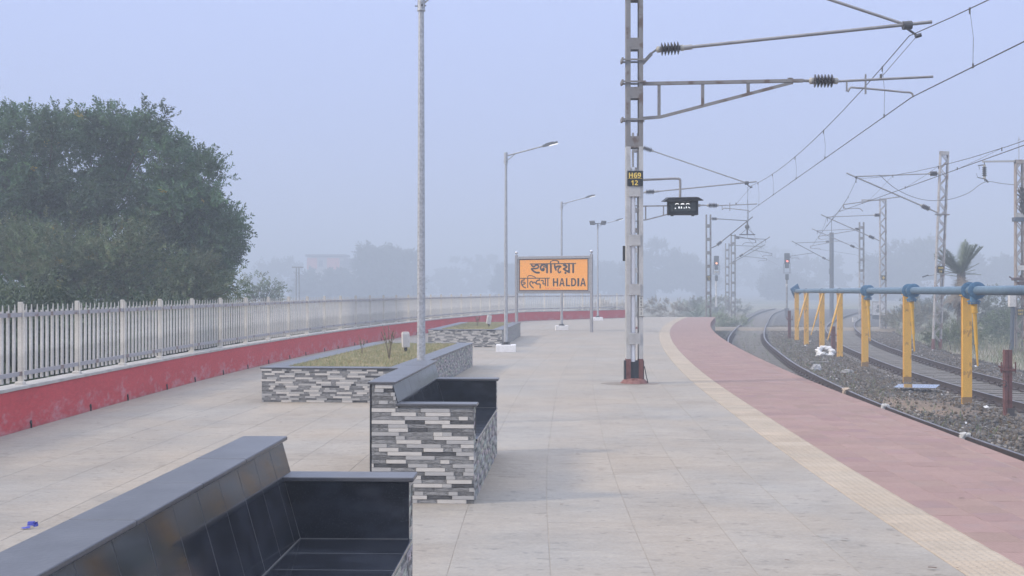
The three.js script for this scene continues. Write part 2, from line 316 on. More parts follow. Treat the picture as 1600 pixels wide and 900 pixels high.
{
  const r = rng(11), slabs = [], reds = [], tac = [], rims = [];
  const pt = (d, u) => offs(stripLine, d, u);
  for (let k = 0; k < 18; k++) {
    const u1 = -.585 * k - .004, u0 = -.585 * (k + 1);
    let d = -9 + r() * .8;
    while (d < END - .3) {
      const L = r() < .25 ? rr(r, .45, .7) : rr(r, .75, 1.25), d2 = Math.min(d + L, END), c = [pt(d, u0), pt(d, u1), pt(d2, u1), pt(d2, u0)], cx = (c[0][0] + c[1][0]) / 2;
      const wl = d < 65 ? wallLine(d) : wallLine(65) + (d - 65) * .78;
      if (c[1][0] > wl - .1) {
        const t = .98 + r() * .05 - (r() < .1 ? .03 : 0), w = rr(r, -.006, .01), cool = smooth(1.2, 2.6, cx) * smooth(40, 8, d) * .018;
        slabs.push(quadSlab(c, rr(r, -.0005, .0005), r() < .12 ? .002 : .0004, .0009, { gd: r() < .22 ? 1.2 : .25, c: [t + w - cool, t, t - w + cool], uv: [cx, (c[0][1] + c[2][1]) / -2] }));
      }
      d = d2;
    }
  }
  for (let d = -9; d < END - .3; d += .305) for (let k = 0; k < 5; k++) {
    const u0 = .4 + k * .3, j = k % 2 ? .1 : 0, c = [pt(d + j, u0), pt(d + j, u0 + .3), pt(d + .305 + j, u0 + .3), pt(d + .305 + j, u0)], pz = nz(c[0][0] * .9 + 20, d * .5 + 20, 51) - .5, t = .95 + r() * .1 + pz * .25, w = rr(r, -.025, .025) + (pz < -.12 ? -pz * .15 : 0);
    reds.push(quadSlab(c, rr(r, -.001, .001), .0012, .002, { c: [t + w * .5, t - w * .3, t + w], uv: [Math.floor(r() * 30) * .3 + .15, Math.floor(r() * 30) * .3 + .15] }));
  }
  for (let d = -9; d < END - .5; d += .62) {
    const c = [pt(d, 1.902), pt(d, EDGE + .02), pt(d + .62, EDGE + .02), pt(d + .62, 1.902)], t = .92 + r() * .12;
    rims.push(quadSlab(c, rr(r, -.001, .001), .002, .006, { c: [t + .03, t, t - .01], uv: [Math.floor(r() * 30) * .3, Math.floor(r() * 30) * .3] }));
  }
  for (let d = -9; d < END - .3; d += .3) {
    const c = [pt(d, 0), pt(d, .398), pt(d + .3, .398), pt(d + .3, 0)], t = .93 + r() * .13, w = rr(r, -.01, .02);
    tac.push(quadSlab(c, .002 + rr(r, 0, .0015), .0014, .003, { c: [t + w, t, t - w], uv: [Math.floor(r() * 30) * .3 + .15, Math.floor(r() * 30) * .3 + .15] }));
  }
  lay(slabs, 'paving_slab', MAT.slab, 300); lay(reds, 'red_tile', MAT.red, 300); lay(rims, 'edge_slab', MAT.red, 100); lay(tac, 'tactile_tile', MAT.tactile, 240);
}

// ---------------------------------------------------------------- tracks
function track(axis, d0, d1, label) {
  const o = thing('railway_track', label, 'railway track', V(axis(d0), -.9, d0));
  const prof = [[-.068, 0], [.068, 0], [.068, .018], [.012, .035], [.012, .125], [.034, .135], [.036, .165], [-.036, .165], [-.034, .135], [-.012, .125], [-.012, .035], [-.068, .018]];
  for (const s of [-.838 - .036, .838 + .036]) {
    const ds = [...steps(d0, 60, Math.round((60 - d0) / 1.4)), ...steps(62, d1, Math.round((d1 - 62) / 2.5))], pos = [], at = ds.map((d) => prof.map(([a, h]) => { const [x, dd] = offs(axis, d, s + a); return [x, RAIL - .165 + h, -dd]; }));
    for (let i = 0; i < ds.length - 1; i++) for (let k = 0; k < prof.length; k++) { const j = (k + 1) % prof.length, a = at[i][k], b = at[i][j], c = at[i + 1][j], d = at[i + 1][k]; pos.push(...a, ...d, ...c, ...a, ...c, ...b); }
    const g = new THREE.BufferGeometry(); g.setAttribute('position', new THREE.Float32BufferAttribute(pos, 3)); g.computeVertexNormals();
    const rail = mkW('rail', g, MAT.rail, o);
    const top = []; for (let i = 0; i < ds.length - 1; i++) { const [a, da] = offs(axis, ds[i], s), [b, db] = offs(axis, ds[i + 1], s); top.push(bar(V(a, RAIL + .001, da), V(b, RAIL + .001, db), .05, .006)); }
    mkW('running_surface', top, MAT.railTop, rail);
  }
  const sg = prep(rbox(2.55, .2, .24, .02)), r = rng(3), rest = [], clipG = prep(merged([rbox(.16, .05, .12, .01), rbox(.05, .09, .1, .01, .04, .02, 0)])), clips = [];
  let n = 0;
  for (let d = d0; d < d1; d += .64) {
    const a = Math.atan(slope(axis, d));
    if (d > 14 && n < 170) { const m = new THREE.Mesh(sg, MAT.sleeper); m.name = 'sleeper'; m.castShadow = m.receiveShadow = true; m.position.copy(V(axis(d), -.968 + rr(r, -.006, .006), d)).sub(o.position); m.rotation.y = -a; o.add(m); n++; }
    else rest.push(sg.clone().rotateY(-a).translate(axis(d), -.968, -d));
    if (d > 14 && d < 70) for (const s of [-.99, -.77, .77, .99]) clips.push(clipG.clone().rotateY(-a + (s < 0 === (Math.abs(s) > .9) ? 0 : Math.PI)).translate(offs(axis, d, s)[0], -.855, -offs(axis, d, s)[1]));
  }
  if (rest.length) tag(mkW('sleeper_field', rest, MAT.sleeper, o), null, null, null, 'stuff');
  tag(mkW('rail_clips', clips, MAT.rail, o), null, null, null, 'stuff');
  return o;
}
{ // earthen crossing over both tracks just past the platform end
  const xs = steps(8.5, 40, 120), g = sheet(xs, steps(75.6, 81.2, 16), (x, d) => -.765 + (nz(x * 2 + 8, d * 2 + 8, 31) - .5) * .05 - smooth(2.2, 2.8, Math.abs(d - 78.4)) * .25, (x, d) => { const k = nz(x * 2, d * 2, 33), f = nz(x * 9, d * 9, 34); return [.17 + k * .13 + f * .08, .14 + k * .105 + f * .065, .105 + k * .08 + f * .05]; });
  tag(mk('path', g, M({ map: T.dirt, vertexColors: true, roughness: 1 }), null, true), 'tan earth path crossing both tracks beyond the platform end', null, null, 'structure');
}
track(track1, 8, 165, 'rusty railway track curving along the foot of the platform');
track(track2, 8, 150, 'second railway track beyond the yellow pipe supports');
// ---------------------------------------------------------------- red wall and pale fence along the left of the platform
const path = (pts) => { const s = [0]; for (let i = 1; i < pts.length; i++) s[i] = s[i - 1] + Math.hypot(pts[i][0] - pts[i - 1][0], pts[i][1] - pts[i - 1][1]); return { len: s[s.length - 1], at(t) { let i = 0; while (i < s.length - 2 && t > s[i + 1]) i++; const f = (t - s[i]) / (s[i + 1] - s[i]), dx = (pts[i + 1][0] - pts[i][0]) / (s[i + 1] - s[i]), dd = (pts[i + 1][1] - pts[i][1]) / (s[i + 1] - s[i]); return { x: pts[i][0] + f * dx * (s[i + 1] - s[i]), d: pts[i][1] + f * dd * (s[i + 1] - s[i]), dx, dd, ry: -Math.atan2(dx, dd) }; } }; };
const wallPath = path(wallPts);
{
  const wallTex = tex(2048, 256, (u, v) => {
    const big = fbm(u, v, 12, 2, 5, 101), fine = fbm(u, v, 220, 30, 3, 111) - .5, drip = fbm(u, v, 90, 2, 3, 121), speck = smooth(.66, .78, fbm(u, v, 160, 24, 2, 131)), lower = fbm(u, v, 40, 4, 5, 141);
    const salt = smooth(.46, .8, lower * .55 + fbm(u, v, 150, 12, 4, 151) * .45 + (1 - v) * .4 - .24 + (drip - .5) * .3) * .8, patch = smooth(.5, .8, big) * .15, white = clamp(salt * .68 + speck * .2 * smooth(.9, .1, v) + patch * .12, 0, 1), grime = smooth(.12, .0, v + (drip - .5) * .12) * .5;
    const k = .95 + fine * .28 + (big - .5) * .2; const c = [lerp(.52, .5, white), lerp(.06, .3, white), lerp(.07, .32, white)];
    return c.map((x) => Math.pow(x * k * (1 - grime * .5), 1 / 2.2));
  }, true, 12, .5);
  const wm = M({ map: wallTex, bumpMap: T.grain, bumpScale: .003, roughness: .9 });
  const o = thing('boundary_wall', 'low red painted wall with pale coping carrying the fence', 'wall', V(wallPts[8][0], 0, wallPts[8][1]));
  const pos = [], uv = [], s0 = [0]; let s = 0;
  const side = (i, off) => { const a = wallPts[Math.max(0, i - 1)], b = wallPts[Math.min(wallPts.length - 1, i + 1)], L = Math.hypot(b[0] - a[0], b[1] - a[1]); return [wallPts[i][0] + off * (b[1] - a[1]) / L, wallPts[i][1] - off * (b[0] - a[0]) / L]; };
  const face = (a, b, c, d, ua, ub, va, vb) => { pos.push(...a, ...b, ...c, ...a, ...c, ...d); uv.push(ua, va, ub, va, ub, vb, ua, va, ub, vb, ua, vb); };
  const Q = (p, y) => [p[0], y, -p[1]], cop = [];
  for (let i = 0; i < wallPts.length - 1; i++) {
    const L = Math.hypot(wallPts[i + 1][0] - wallPts[i][0], wallPts[i + 1][1] - wallPts[i][1]), a = side(i, 0), b = side(i + 1, 0), a2 = side(i, -.22), b2 = side(i + 1, -.22);
    face(Q(a, -.02), Q(b, -.02), Q(b, .47), Q(a, .47), s, s + L, 0, .49); face(Q(b2, -1.1), Q(a2, -1.1), Q(a2, .47), Q(b2, .47), s + L, s, 0, .49); s += L;
    const n = 2; for (let k = 0; k < n; k++) { const f = (k + .5) / n, p = [lerp(a[0] + a2[0], b[0] + b2[0], f) / 2, lerp(a[1] + a2[1], b[1] + b2[1], f) / 2]; cop.push(rbox(.25, .04 + (i * 7 + k * 3) % 5 * .0006, L / n - .001, .006, p[0], .492, -p[1], -Math.atan2(b[0] - a[0], b[1] - a[1]))); }
  }
  const e1 = side(wallPts.length - 1, 0), e2 = side(wallPts.length - 1, -.22); face(Q(e1, -.02), Q(e2, -.02), Q(e2, .47), Q(e1, .47), 0, .22, 0, .49);
  const g = new THREE.BufferGeometry(); g.setAttribute('position', new THREE.Float32BufferAttribute(pos, 3)); g.setAttribute('uv', new THREE.Float32BufferAttribute(uv, 2)); g.computeVertexNormals();
  mkW('wall_body', g, wm, o, true);
  mkW('coping', cop, MAT.concrete, o);
  for (let t = 3.2; t < 80; t += 1.78) { const p = wallPath.at(t + Math.sin(t * 9) * .12); if (p.d < 10 || p.d > 46) continue; const c = V(p.x, .07, p.d), n = new THREE.Vector3(p.dd, 0, p.dx); mkW('drain_pipe', [rod(c.clone().addScaledVector(n, -.06), c.clone().addScaledVector(n, .012), .024, 10), bar(c.clone().addScaledVector(n, .002).setY(-.01), c.clone().addScaledVector(n, .002).setY(.06), .034, .006)], MAT.black, o); }

  const f = thing('picket_fence', 'pale grey metal picket fence standing on the red wall', 'fence', V(wallPts[8][0], .51, wallPts[8][1])), r = rng(21);
  const bay = 1.85, pk = prep(merged([box(.037, .82, .006, 0, .41, 0), (() => { const s = new THREE.Shape([[-.0185, 0], [.0185, 0], [.004, .07], [-.004, .07]].map((p) => new THREE.Vector2(...p))); return new THREE.ExtrudeGeometry(s, { depth: .006, bevelEnabled: false }).translate(0, .82, -.003); })(), box(.006, .82, .02, -.018, .41, -.012)]));
  const postG = prep(merged([rbox(.05, .965, .045, .004, 0, .482, 0), box(.012, .95, .028, .036, .47, .008), rbox(.1, .05, .1, .012, 0, .012, 0)]));
  const place = (g, name, mat, p, off, y, ry, dy = 0) => { const m = new THREE.Mesh(g, mat); m.name = name; m.castShadow = m.receiveShadow = true; m.position.set(p.x - .11 * p.dd + off * p.dd, y, -(p.d + .11 * p.dx - off * p.dx)).sub(f.position); m.rotation.y = ry; f.add(m); return m; };
  const rest = []; let n = 0, np = 0;
  for (let t = .3; t < wallPath.len; t += bay) {
    const p = wallPath.at(t); if (np++ < 60) place(postG, 'post', MAT.post, p, 0, .51, p.ry);
    for (let k = 1; k <= 10; k++) {
      const tt = t + k * bay / 11; if (tt > wallPath.len) break;
      const q = wallPath.at(tt), y = .555 + rr(r, -.008, .008), ry = q.ry + Math.PI / 2 + rr(r, -.06, .06);
      if (q.d > 11 && n < 300) { const m = place(pk, 'picket', MAT.picket, q, .0, y, ry); m.rotation.z = rr(r, -.008, .008); n++; }
      else rest.push(pk.clone().rotateY(ry).translate(q.x - .11 * q.dd, y, -(q.d + .11 * q.dx)));
    }
  }
  tag(mkW('picket_field', rest, MAT.picket, f), null, null, null, 'stuff');
  for (const y of [1.325, .64]) { const g = []; for (let t = .1; t < wallPath.len - .5; t += .925) { const a = wallPath.at(t), b = wallPath.at(Math.min(t + .925, wallPath.len)), A = V(a.x - .092 * a.dd, y, a.d + .092 * a.dx), B = V(b.x - .092 * b.dd, y, b.d + .092 * b.dx); g.push(bar(A, B, .02, .05)); } mkW('rail', g, M({ color: C(.4, .39, .41), map: T.rust, roughness: .6, metalness: .15 }), f); }
}

// ---------------------------------------------------------------- split-face cladding strips
const toneC = [[.62, .59, .54], [.46, .45, .43], [.35, .348, .34], [.235, .235, .232], [.125, .127, .13]];
const toneM = toneC.map((c, i) => M({ color: C(...c), map: i > 1 ? T.slate : T.smooth, bumpMap: T.slate, bumpScale: i > 1 ? .006 : .0008, roughness: i > 1 ? .75 : .6 }));
const toneV = M({ map: T.slate, bumpMap: T.slate, bumpScale: .004, roughness: .7, vertexColors: true });
const unit = [0, 1, 2].map((k) => { let g = new RoundedBoxGeometry(1, 1, 1, 1, .045); if (g.index) g = g.toNonIndexed(); const uv = g.attributes.uv; for (let i = 0; i < uv.count; i++) uv.setXY(i, (uv.getX(i) * .5 + k * .27), uv.getY(i) * .5 + k * .2); g.userData.ready = true; return g; });
const unitBox = prep(new THREE.BoxGeometry(1, 1, 1), true);
// strips over a W x H face; o = corner, du/dv/dn = unit axes; cut(v) = usable width at height v
function cladding(parent, o, du, dv, W, H, seed, single, cut, name = 'cladding_strip') {
  const r = rng(seed), dn = du.clone().cross(dv), rowH = .0298, stuff = [], basis = new THREE.Matrix4().makeBasis(du, dv, dn), q = new THREE.Quaternion().setFromRotationMatrix(basis), m4 = new THREE.Matrix4();
  const rows = Math.round(H / rowH), rh = H / rows; let count = 0, above = [];
  for (let j = 0; j < rows; j++) {
    let u = -r() * .15, wmax = Math.min(cut ? cut((j + .5) * rh) : W, W), last = -1, row = [];
    while (u < wmax - .012) {
      let L = [.07, .15, .19, .22, .26][Math.floor(r() * 5)], a = Math.max(u, 0), b = Math.min(u + L, wmax); u += L;
      if (b - a < .012) continue;
      let t, tries = 0; do t = (last < 0 || r() < .14 ? [0, 1, 2, 3] : last < 2 ? [2, 2, 2, 3, 3, 4] : [0, 0, 1, 1])[Math.floor(r() * (last < 0 ? 4 : last < 2 ? 6 : 4))] ?? 2; while (++tries < 12 && (t === last || (t > 2 && last > 2) || (t > 2 && above.some(([p, q, k]) => k > 2 && p < b - .03 && q > a + .03)) || (t < 2 && above.some(([p, q, k]) => k === t && p < b - .09 && q > a + .09)))); last = t; row.push([a, b, t]);
      const dep = t < 2 ? rr(r, .009, .0115) : rr(r, .004, .0075), c = o.clone().addScaledVector(du, (a + b) / 2).addScaledVector(dv, (j + .5) * rh).addScaledVector(dn, dep / 2 - .001), sc = new THREE.Vector3(b - a - .0015, rh - .0022, dep);
      if (single && count < 300) { const m = new THREE.Mesh(unit[Math.floor(r() * 3)], toneM[t]); m.name = name; m.castShadow = m.receiveShadow = true; m.position.copy(c); m.quaternion.copy(q); m.scale.copy(sc); parent.add(m); count++; }
      else { m4.compose(c, q, sc); stuff.push(tint(unitBox.clone(), ...toneC[t].map((x) => x * rr(r, .92, 1.08))).applyMatrix4(m4)); }
    }
    above = row;
  }
  if (stuff.length) tag(mk(name + '_field', stuff, toneV, parent, true), null, null, null, 'stuff');
}
const X3 = (x, y, z) => new THREE.Vector3(x, y, z);

// ---------------------------------------------------------------- benches
const BL = 2.8, BH = .916, BD = .79;
const backX = (y) => -.395 + .17 + Math.max(0, (.898 - y)) * .28;    // front of the sloping backrest
function makeBench(label) {
  const o = thing('masonry_bench', label, 'bench', X3(0, 0, 0), 0, 'masonry benches faced with stone strips');
  const hl = BL / 2, aw = .15, r = rng(41);
  const prism = new THREE.Shape([[-.385, 0], [.385, 0], [.385, .452], [backX(.452) - .012, .452], [backX(.898) - .012, .897], [-.385, .897]].map((p) => new THREE.Vector2(...p)));
  const core = new THREE.ExtrudeGeometry(prism, { depth: BL - .02, bevelEnabled: false }).translate(0, 0, -hl + .01);
  mk('body', [core, box(.6, .29, aw - .02, .085, .585, hl - aw / 2), box(.6, .29, aw - .02, .085, .585, -hl + aw / 2)], MAT.grout, o);
  const nB = 10, w = BL / nB;
  for (let i = 0; i < nB; i++) {                         // sloping backrest, one slab after another
    const g = rbox(.016, .462, w - .0025, .002); g.rotateZ(Math.atan(.28)).translate((backX(.898) + backX(.46)) / 2 - .006 + rr(r, -.0006, .0006), .678, -hl + w * (i + .5));
    mk('backrest_slab', g, MAT.granite, o);
  }
  const gl = []; for (let i = 1; i < nB; i++) gl.push(rbox(.014, .462, .0024, .0008).rotateZ(Math.atan(.28)).translate((backX(.898) + backX(.46)) / 2 - .0052, .678, -hl + w * i));
  for (const s of [-1, 1]) { const z = s * (hl - aw) - s * .0125; gl.push(bar(X3(backX(.47), .473, z), X3(backX(.725), .725, z), .006, .006), box(.5, .005, .005, .14, .4715, z)); }
  gl.push(box(.006, .006, BL - 2 * aw, backX(.47) + .002, .4715, 0));
  mk('grout_lines', gl, M({ color: C(.15, .15, .15), map: T.mottle, roughness: .9 }), o);
  const nS = 8, ws = (BL - 2 * aw) / nS;
  for (let i = 0; i < nS; i++) mk('seat_slab', rbox(.53, .018, ws - .002, .003, .142, .461 + rr(r, -.0005, .0005), -hl + aw + ws * (i + .5)), MAT.granite, o);
  for (const s of [-1, 1]) {
    const z = s * (hl - aw);
    const sh = new THREE.Shape([[backX(.47) - .02, .471], [.394, .471], [.394, .73], [backX(.73) - .02, .73]].map((p) => new THREE.Vector2(...p)));
    mk('arm_slab', new THREE.ExtrudeGeometry(sh, { depth: .014, bevelEnabled: false }).translate(0, 0, z - (s > 0 ? .012 : .002)), MAT.granite, o);
    mk('arm_cap', rbox(.415 - backX(.74) + .02, .022, aw + .035, .006, (.415 + backX(.74) - .02) / 2, .741, s * (hl - aw / 2)), MAT.coping, o);
  }
  let z = -hl - .018; const end = hl + .018;
  for (const L of [.78, .62, .7, .736]) { mk('coping_slab', rbox(.212, .02, L - .0015, .006, -.395 + .088, .907 + rr(r, -.001, .001), z + L / 2, rr(r, -.002, .002)), MAT.coping, o); z += L; }
  for (let i = 0; i < 4; i++) mk('back_slab', rbox(.014, .896, BL / 4 - .002, .002, -.391, .448, -hl + BL / 4 * (i + .5)), MAT.granite, o);
  const cutEnd = (v) => v < .73 ? .775 : (backX(v) + .383) - .004;
  cladding(o, X3(-.382, 0, hl - .002), X3(1, 0, 0), X3(0, 1, 0), .775, .895, 51, true, cutEnd);
  cladding(o, X3(.383, 0, hl - .002), X3(0, 0, -1), X3(0, 1, 0), BL - .004, .45, 52, false);
  cladding(o, X3(.383, .45, hl - .002), X3(0, 0, -1), X3(0, 1, 0), aw, .28, 53, false);
  cladding(o, X3(.383, .45, -hl + aw), X3(0, 0, -1), X3(0, 1, 0), aw, .28, 54, false);
  const cutFar = (v) => .775;
  cladding(o, X3(.393, 0, -hl + .01), X3(-1, 0, 0), X3(0, 1, 0), .775, .73, 55, false, cutFar);
  return o;
}
function standAt(o, lx, lz, x, d, a) {                    // local point (lx, lz) of o comes to (x, d), o turned a radians to the right
  o.rotation.y = -a; const c = Math.cos(-a), s = Math.sin(-a);
  o.position.set(x - (lx * c + lz * s), 0, -d - (-lx * s + lz * c));
}
const bench = makeBench('dark granite bench nearest the camera, cut off by the bottom edge');
standAt(bench, .395, -BL / 2, -.463, 5.7, .03);
const bench2 = bench.clone(); bench2.name = numbered('masonry_bench'); scene.add(bench2);
tag(bench2, 'bench clad in grey and white stone strips, standing in front of the planter');
standAt(bench2, .395, BL / 2, -.284, 9.157, .05);

// ---------------------------------------------------------------- planters
const PW = 2.15, PL = 8.6, PH = .5;
function makePlanter(label) {
  const o = thing('planter', label, 'planter', X3(0, 0, 0), 0, 'long raised planters on the platform'), hw = PW / 2, hl = PL / 2, cw = .3, r = rng(61);
  mk('body', [box(cw - .03, PH - .03, PL - .02, -hw + cw / 2, (PH - .03) / 2, 0), box(cw - .03, PH - .03, PL - .02, hw - cw / 2, (PH - .03) / 2, 0), box(PW - 2 * cw, PH - .03, cw - .03, 0, (PH - .03) / 2, hl - cw / 2), box(PW - 2 * cw, PH - .03, cw - .03, 0, (PH - .03) / 2, -hl + cw / 2)], MAT.grout, o);
  const n = 9, L = PL / n;
  for (const s of [-1, 1]) for (let i = 0; i < n; i++) mk('coping_slab', rbox(cw + .015, .02, L - .002, .005, s * (hw - cw / 2 + .006), PH - .01 + rr(r, -.001, .001), -hl + L * (i + .5)), MAT.coping, o);
  for (const s of [-1, 1]) for (let i = 0; i < 2; i++) mk('coping_slab', rbox((PW - 2 * cw) / 2 - .002, .02, cw + .012, .005, (i - .5) * (PW - 2 * cw) / 2, PH - .0095, s * (hl - cw / 2 + .004)), MAT.coping, o);
  const soil = sheet(steps(-hw + cw - .02, hw - cw + .02, 12), steps(-hl + cw - .02, hl - cw + .02, 40), (x, d) => PH - .02 + (nz(x * 2 + 40, d * 2 + 40) - .45) * .07, (x, d) => { const k = nz(x * 3 + 20, d * 3 + 20, 2); return [.9 + k * .3, .9 + k * .25, .85]; });
  mk('soil', soil, M({ color: C(.3, .25, .17), map: T.dirt, vertexColors: true, roughness: 1 }), o, true);
  cladding(o, X3(-hw + .012, 0, hl - .012), X3(1, 0, 0), X3(0, 1, 0), PW - .024, PH - .022, 62, true);
  cladding(o, X3(hw - .012, 0, hl - .012), X3(0, 0, -1), X3(0, 1, 0), PL - .024, PH - .022, 63, false);
  return o;
}
const planter = makePlanter('grass planter with striped stone cladding just behind the second bench');
standAt(planter, -PW / 2, PL / 2, -3.63, 17.57, .076);
const planter2 = planter.clone(); planter2.name = numbered('planter'); scene.add(planter2);
tag(planter2, 'farther grass planter with striped cladding beside the name board');
standAt(planter2, -PW / 2, PL / 2, -2.42, 34.9, .068);

const blade = (() => { const g = new THREE.BufferGeometry(); g.setAttribute('position', new THREE.Float32BufferAttribute([-.5, 0, 0, .5, 0, 0, .3, .55, .12, -.5, 0, 0, .3, .55, .12, -.3, .55, .12, -.3, .55, .12, .3, .55, .12, 0, 1, .42], 3)); g.computeVertexNormals(); return prep(g); })();
const grassM = M({ roughness: .9, transmission: .3, thickness: 0 });
function grass(name, label, n, place, hmin, hmax, colors, seed, width = .006) {
  const r = rng(seed), im = new THREE.InstancedMesh(blade, grassM, n), m = new THREE.Matrix4(), q = new THREE.Quaternion(), e = new THREE.Euler(), c = new THREE.Color();
  for (let i = 0; i < n; i++) {
    const p = place(r), h = rr(r, hmin, hmax) * (p[3] ?? 1); e.set(rr(r, -.5, .5), r() * 6.28, rr(r, -.5, .5)); q.setFromEuler(e);
    m.compose(X3(p[0], p[1], p[2]), q, X3(width * rr(r, .7, 1.5), h, h)); im.setMatrixAt(i, m);
    const a = colors[Math.floor(r() * colors.length)], k = rr(r, .75, 1.25); im.setColorAt(i, c.setRGB(a[0] * k, a[1] * k, a[2] * k));
  }
  im.name = numbered(name); im.castShadow = im.receiveShadow = true; scene.add(im); return tag(im, label, null, null, 'stuff');
}
for (const [pl, label, seed, n] of [[planter, 'dry greenish brown lawn inside the nearer planter', 71, 30000], [planter2, 'dry brown lawn inside the farther planter', 72, 16000]]) {
  pl.updateMatrixWorld(true);
  grass('lawn', label, n, (r) => { let x, z, k; do { x = rr(r, -.76, .76); z = rr(r, -3.98, 3.98); k = nz(x * 1.3 + 60, z * 1.3 + 60, seed); } while (k < .3 && r() < .6); const p = X3(x, PH - .03 + (nz(x * 2 + 40, z * 2 + 40) - .45) * .07, z).applyMatrix4(pl.matrixWorld); return [p.x, p.y, p.z, .6 + k * .9]; }, 0.018, .055, [[.4, .35, .2], [.34, .3, .17], [.27, .3, .14], [.2, .25, .12], [.44, .36, .22]], seed, .007);
}
function sapling(x, d, y, h, n, seed, label) {            // thin bare garden shrub
  const o = thing('sapling', label, 'sapling', V(x, y, d), 0), r = rng(seed), leaf = [];
  for (let i = 0; i < n; i++) {
    const a = i / n * 6.28 + r(), sp = rr(r, .1, .42), pts = [X3(0, -.03, 0), X3(Math.cos(a) * sp * .3 * h, h * .4, Math.sin(a) * sp * .3 * h), X3(Math.cos(a) * sp * h, h * rr(r, .75, 1), Math.sin(a) * sp * h)];
    mk('stem', hose(pts, .0045, 5, 8), M({ color: C(.15, .12, .09), roughness: .9 }), o);
    for (let k = 0; k < 9; k++) { const t = rr(r, .55, 1.0), p = new THREE.CatmullRomCurve3(pts).getPoint(t), g = new THREE.PlaneGeometry(.012, .06, 1, 2); g.translate(0, .03, 0).rotateX(rr(r, .3, 1.7)).rotateY(r() * 6.28).translate(p.x, p.y, p.z); leaf.push(g); }
  }
  mk('foliage', leaf, M({ color: C(.2, .19, .12), roughness: .8, transmission: .3, thickness: 0 }), o);
}
sapling(-1.98, 19.6, .48, .56, 6, 81, 'thin bare shrub growing in the middle of the nearer planter');
sapling(-1.1, 38.5, .48, .36, 5, 82, 'small leafy shrub in the farther planter left of its white box');
sapling(-2.65, 21.5, .48, .3, 3, 83, 'tiny twig on the left side of the nearer planter');
function whiteBox(x, d, tilt, label) {
  const o = thing('garden_light_box', label, 'light box', V(x, .48, d), .25, 'white boxes on short stubs in the planters');
  mk('stub', rod(X3(0, -.03, 0), X3(0, .1, 0), .028, 10), MAT.black, o);
  const b = rbox(.135, .27, .12, .012); b.rotateZ(tilt).translate(0, .225, 0); const bm = mk('housing', b, MAT.white, o);
  const l = rbox(.115, .02, .1, .006); l.translate(0, .14, 0).rotateZ(tilt).translate(0, .225, 0); mk('lid', l, M({ color: C(.5, .48, .44), roughness: .7 }), o);
}
whiteBox(-1.95, 22.3, .03, 'white box on a short stub in the nearer planter grass');
whiteBox(-.72, 38, -.16, 'tilted white box on a stub in the farther planter');

// ---------------------------------------------------------------- lamp posts
const glowM = M({ color: C(.8, .8, .8), emissive: C(1, .98, .95), emissiveIntensity: 1.0, roughness: .3 });
function lampPost(x, d, label, twin, arm = 1.12) {
  const o = thing('lamp_post', label, 'lamp post', V(x, 0, d), 0, 'grey lamp posts along the platform'), H = 5.25;
  mk('plinth', rbox(.53, .19, .5, .012, 0, .09, 0), M({ color: C(.86, .85, .84), map: T.smooth, roughness: .8 }), o);
  mk('base_plate', [rbox(.24, .022, .24, .004, 0, .196, 0), ...[[-1, -1], [-1, 1], [1, -1], [1, 1]].map(([a, b]) => rod(X3(a * .09, .2, b * .09), X3(a * .09, .25, b * .09), .012, 6)), rod(X3(0, .2, 0), X3(0, .26, 0), .075, 10)], MAT.darkSteel, o);
  const pole = toCreasedNormals(new THREE.CylinderGeometry(.034, .056, H - .2, 8, 1).rotateY(.39).translate(0, .2 + (H - .2) / 2, 0), .3);
  mk('pole', pole, MAT.galv, o);
  mk('collar', [rod(X3(0, H - .28, 0), X3(0, H + .02, 0), .045, 12), rod(X3(0, H - .285, 0), X3(0, H - .27, 0), .05, 12)], MAT.galv, o);
  mk('collar_bolt', [rod(X3(-.075, H - .225, 0), X3(.06, H - .225, .02), .007, 6), rod(X3(.01, H - .225, .03), X3(.015, H - .225, .07), .012, 6)], MAT.darkSteel, o);
  const A = X3(.03, H - .06, 0), B = X3(arm - .1, H + .2, .03);
  mk('arm', [rod(A, B, .021, 10), rod(X3(.03, H - .19, 0), A.clone().lerp(B, .24), .012, 6)], MAT.galv, o);
  const hd = B.clone().sub(A).normalize(), e = B.clone().addScaledVector(hd, .36), head = mk('lamp_head', [bar(B.clone().addScaledVector(hd, -.05), e, .11, .055), bar(B.clone().addScaledVector(hd, .02).add(X3(0, .035, 0)), B.clone().addScaledVector(hd, .25).add(X3(0, .035, 0)), .08, .03)], M({ color: C(.16, .17, .18), roughness: .5 }), o);
  mk('lens', bar(B.clone().addScaledVector(hd, .13).add(X3(0, -.031, 0)), e.clone().addScaledVector(hd, .012).add(X3(0, -.031, 0)), .1, .02), glowM, o);
  if (twin) {
    mk('crossbar', bar(X3(-.32, H + .02, .05), X3(.3, H + .04, .05), .04, .04), MAT.darkSteel, o);
    for (const s of [-.3, .3]) { const g = rbox(.3, .24, .08, .015); g.rotateX(.5).rotateY(s > 0 ? .5 : -.5).translate(s, H + .07, .1); mk('floodlight', g, M({ color: C(.13, .14, .16), roughness: .5 }), o); }
  }
  return o;
}
lampPost(-1.09, 14.6, 'tall grey lamp post rising right behind the second bench');
lampPost(-.16, 32.2, 'lamp post on a white plinth in front of the farther planter');
lampPost(2.04, 49.9, 'lamp post standing behind the orange name board');
lampPost(4.67, 66.2, 'farthest lamp post, carrying two floodlights, right of the name board', true);

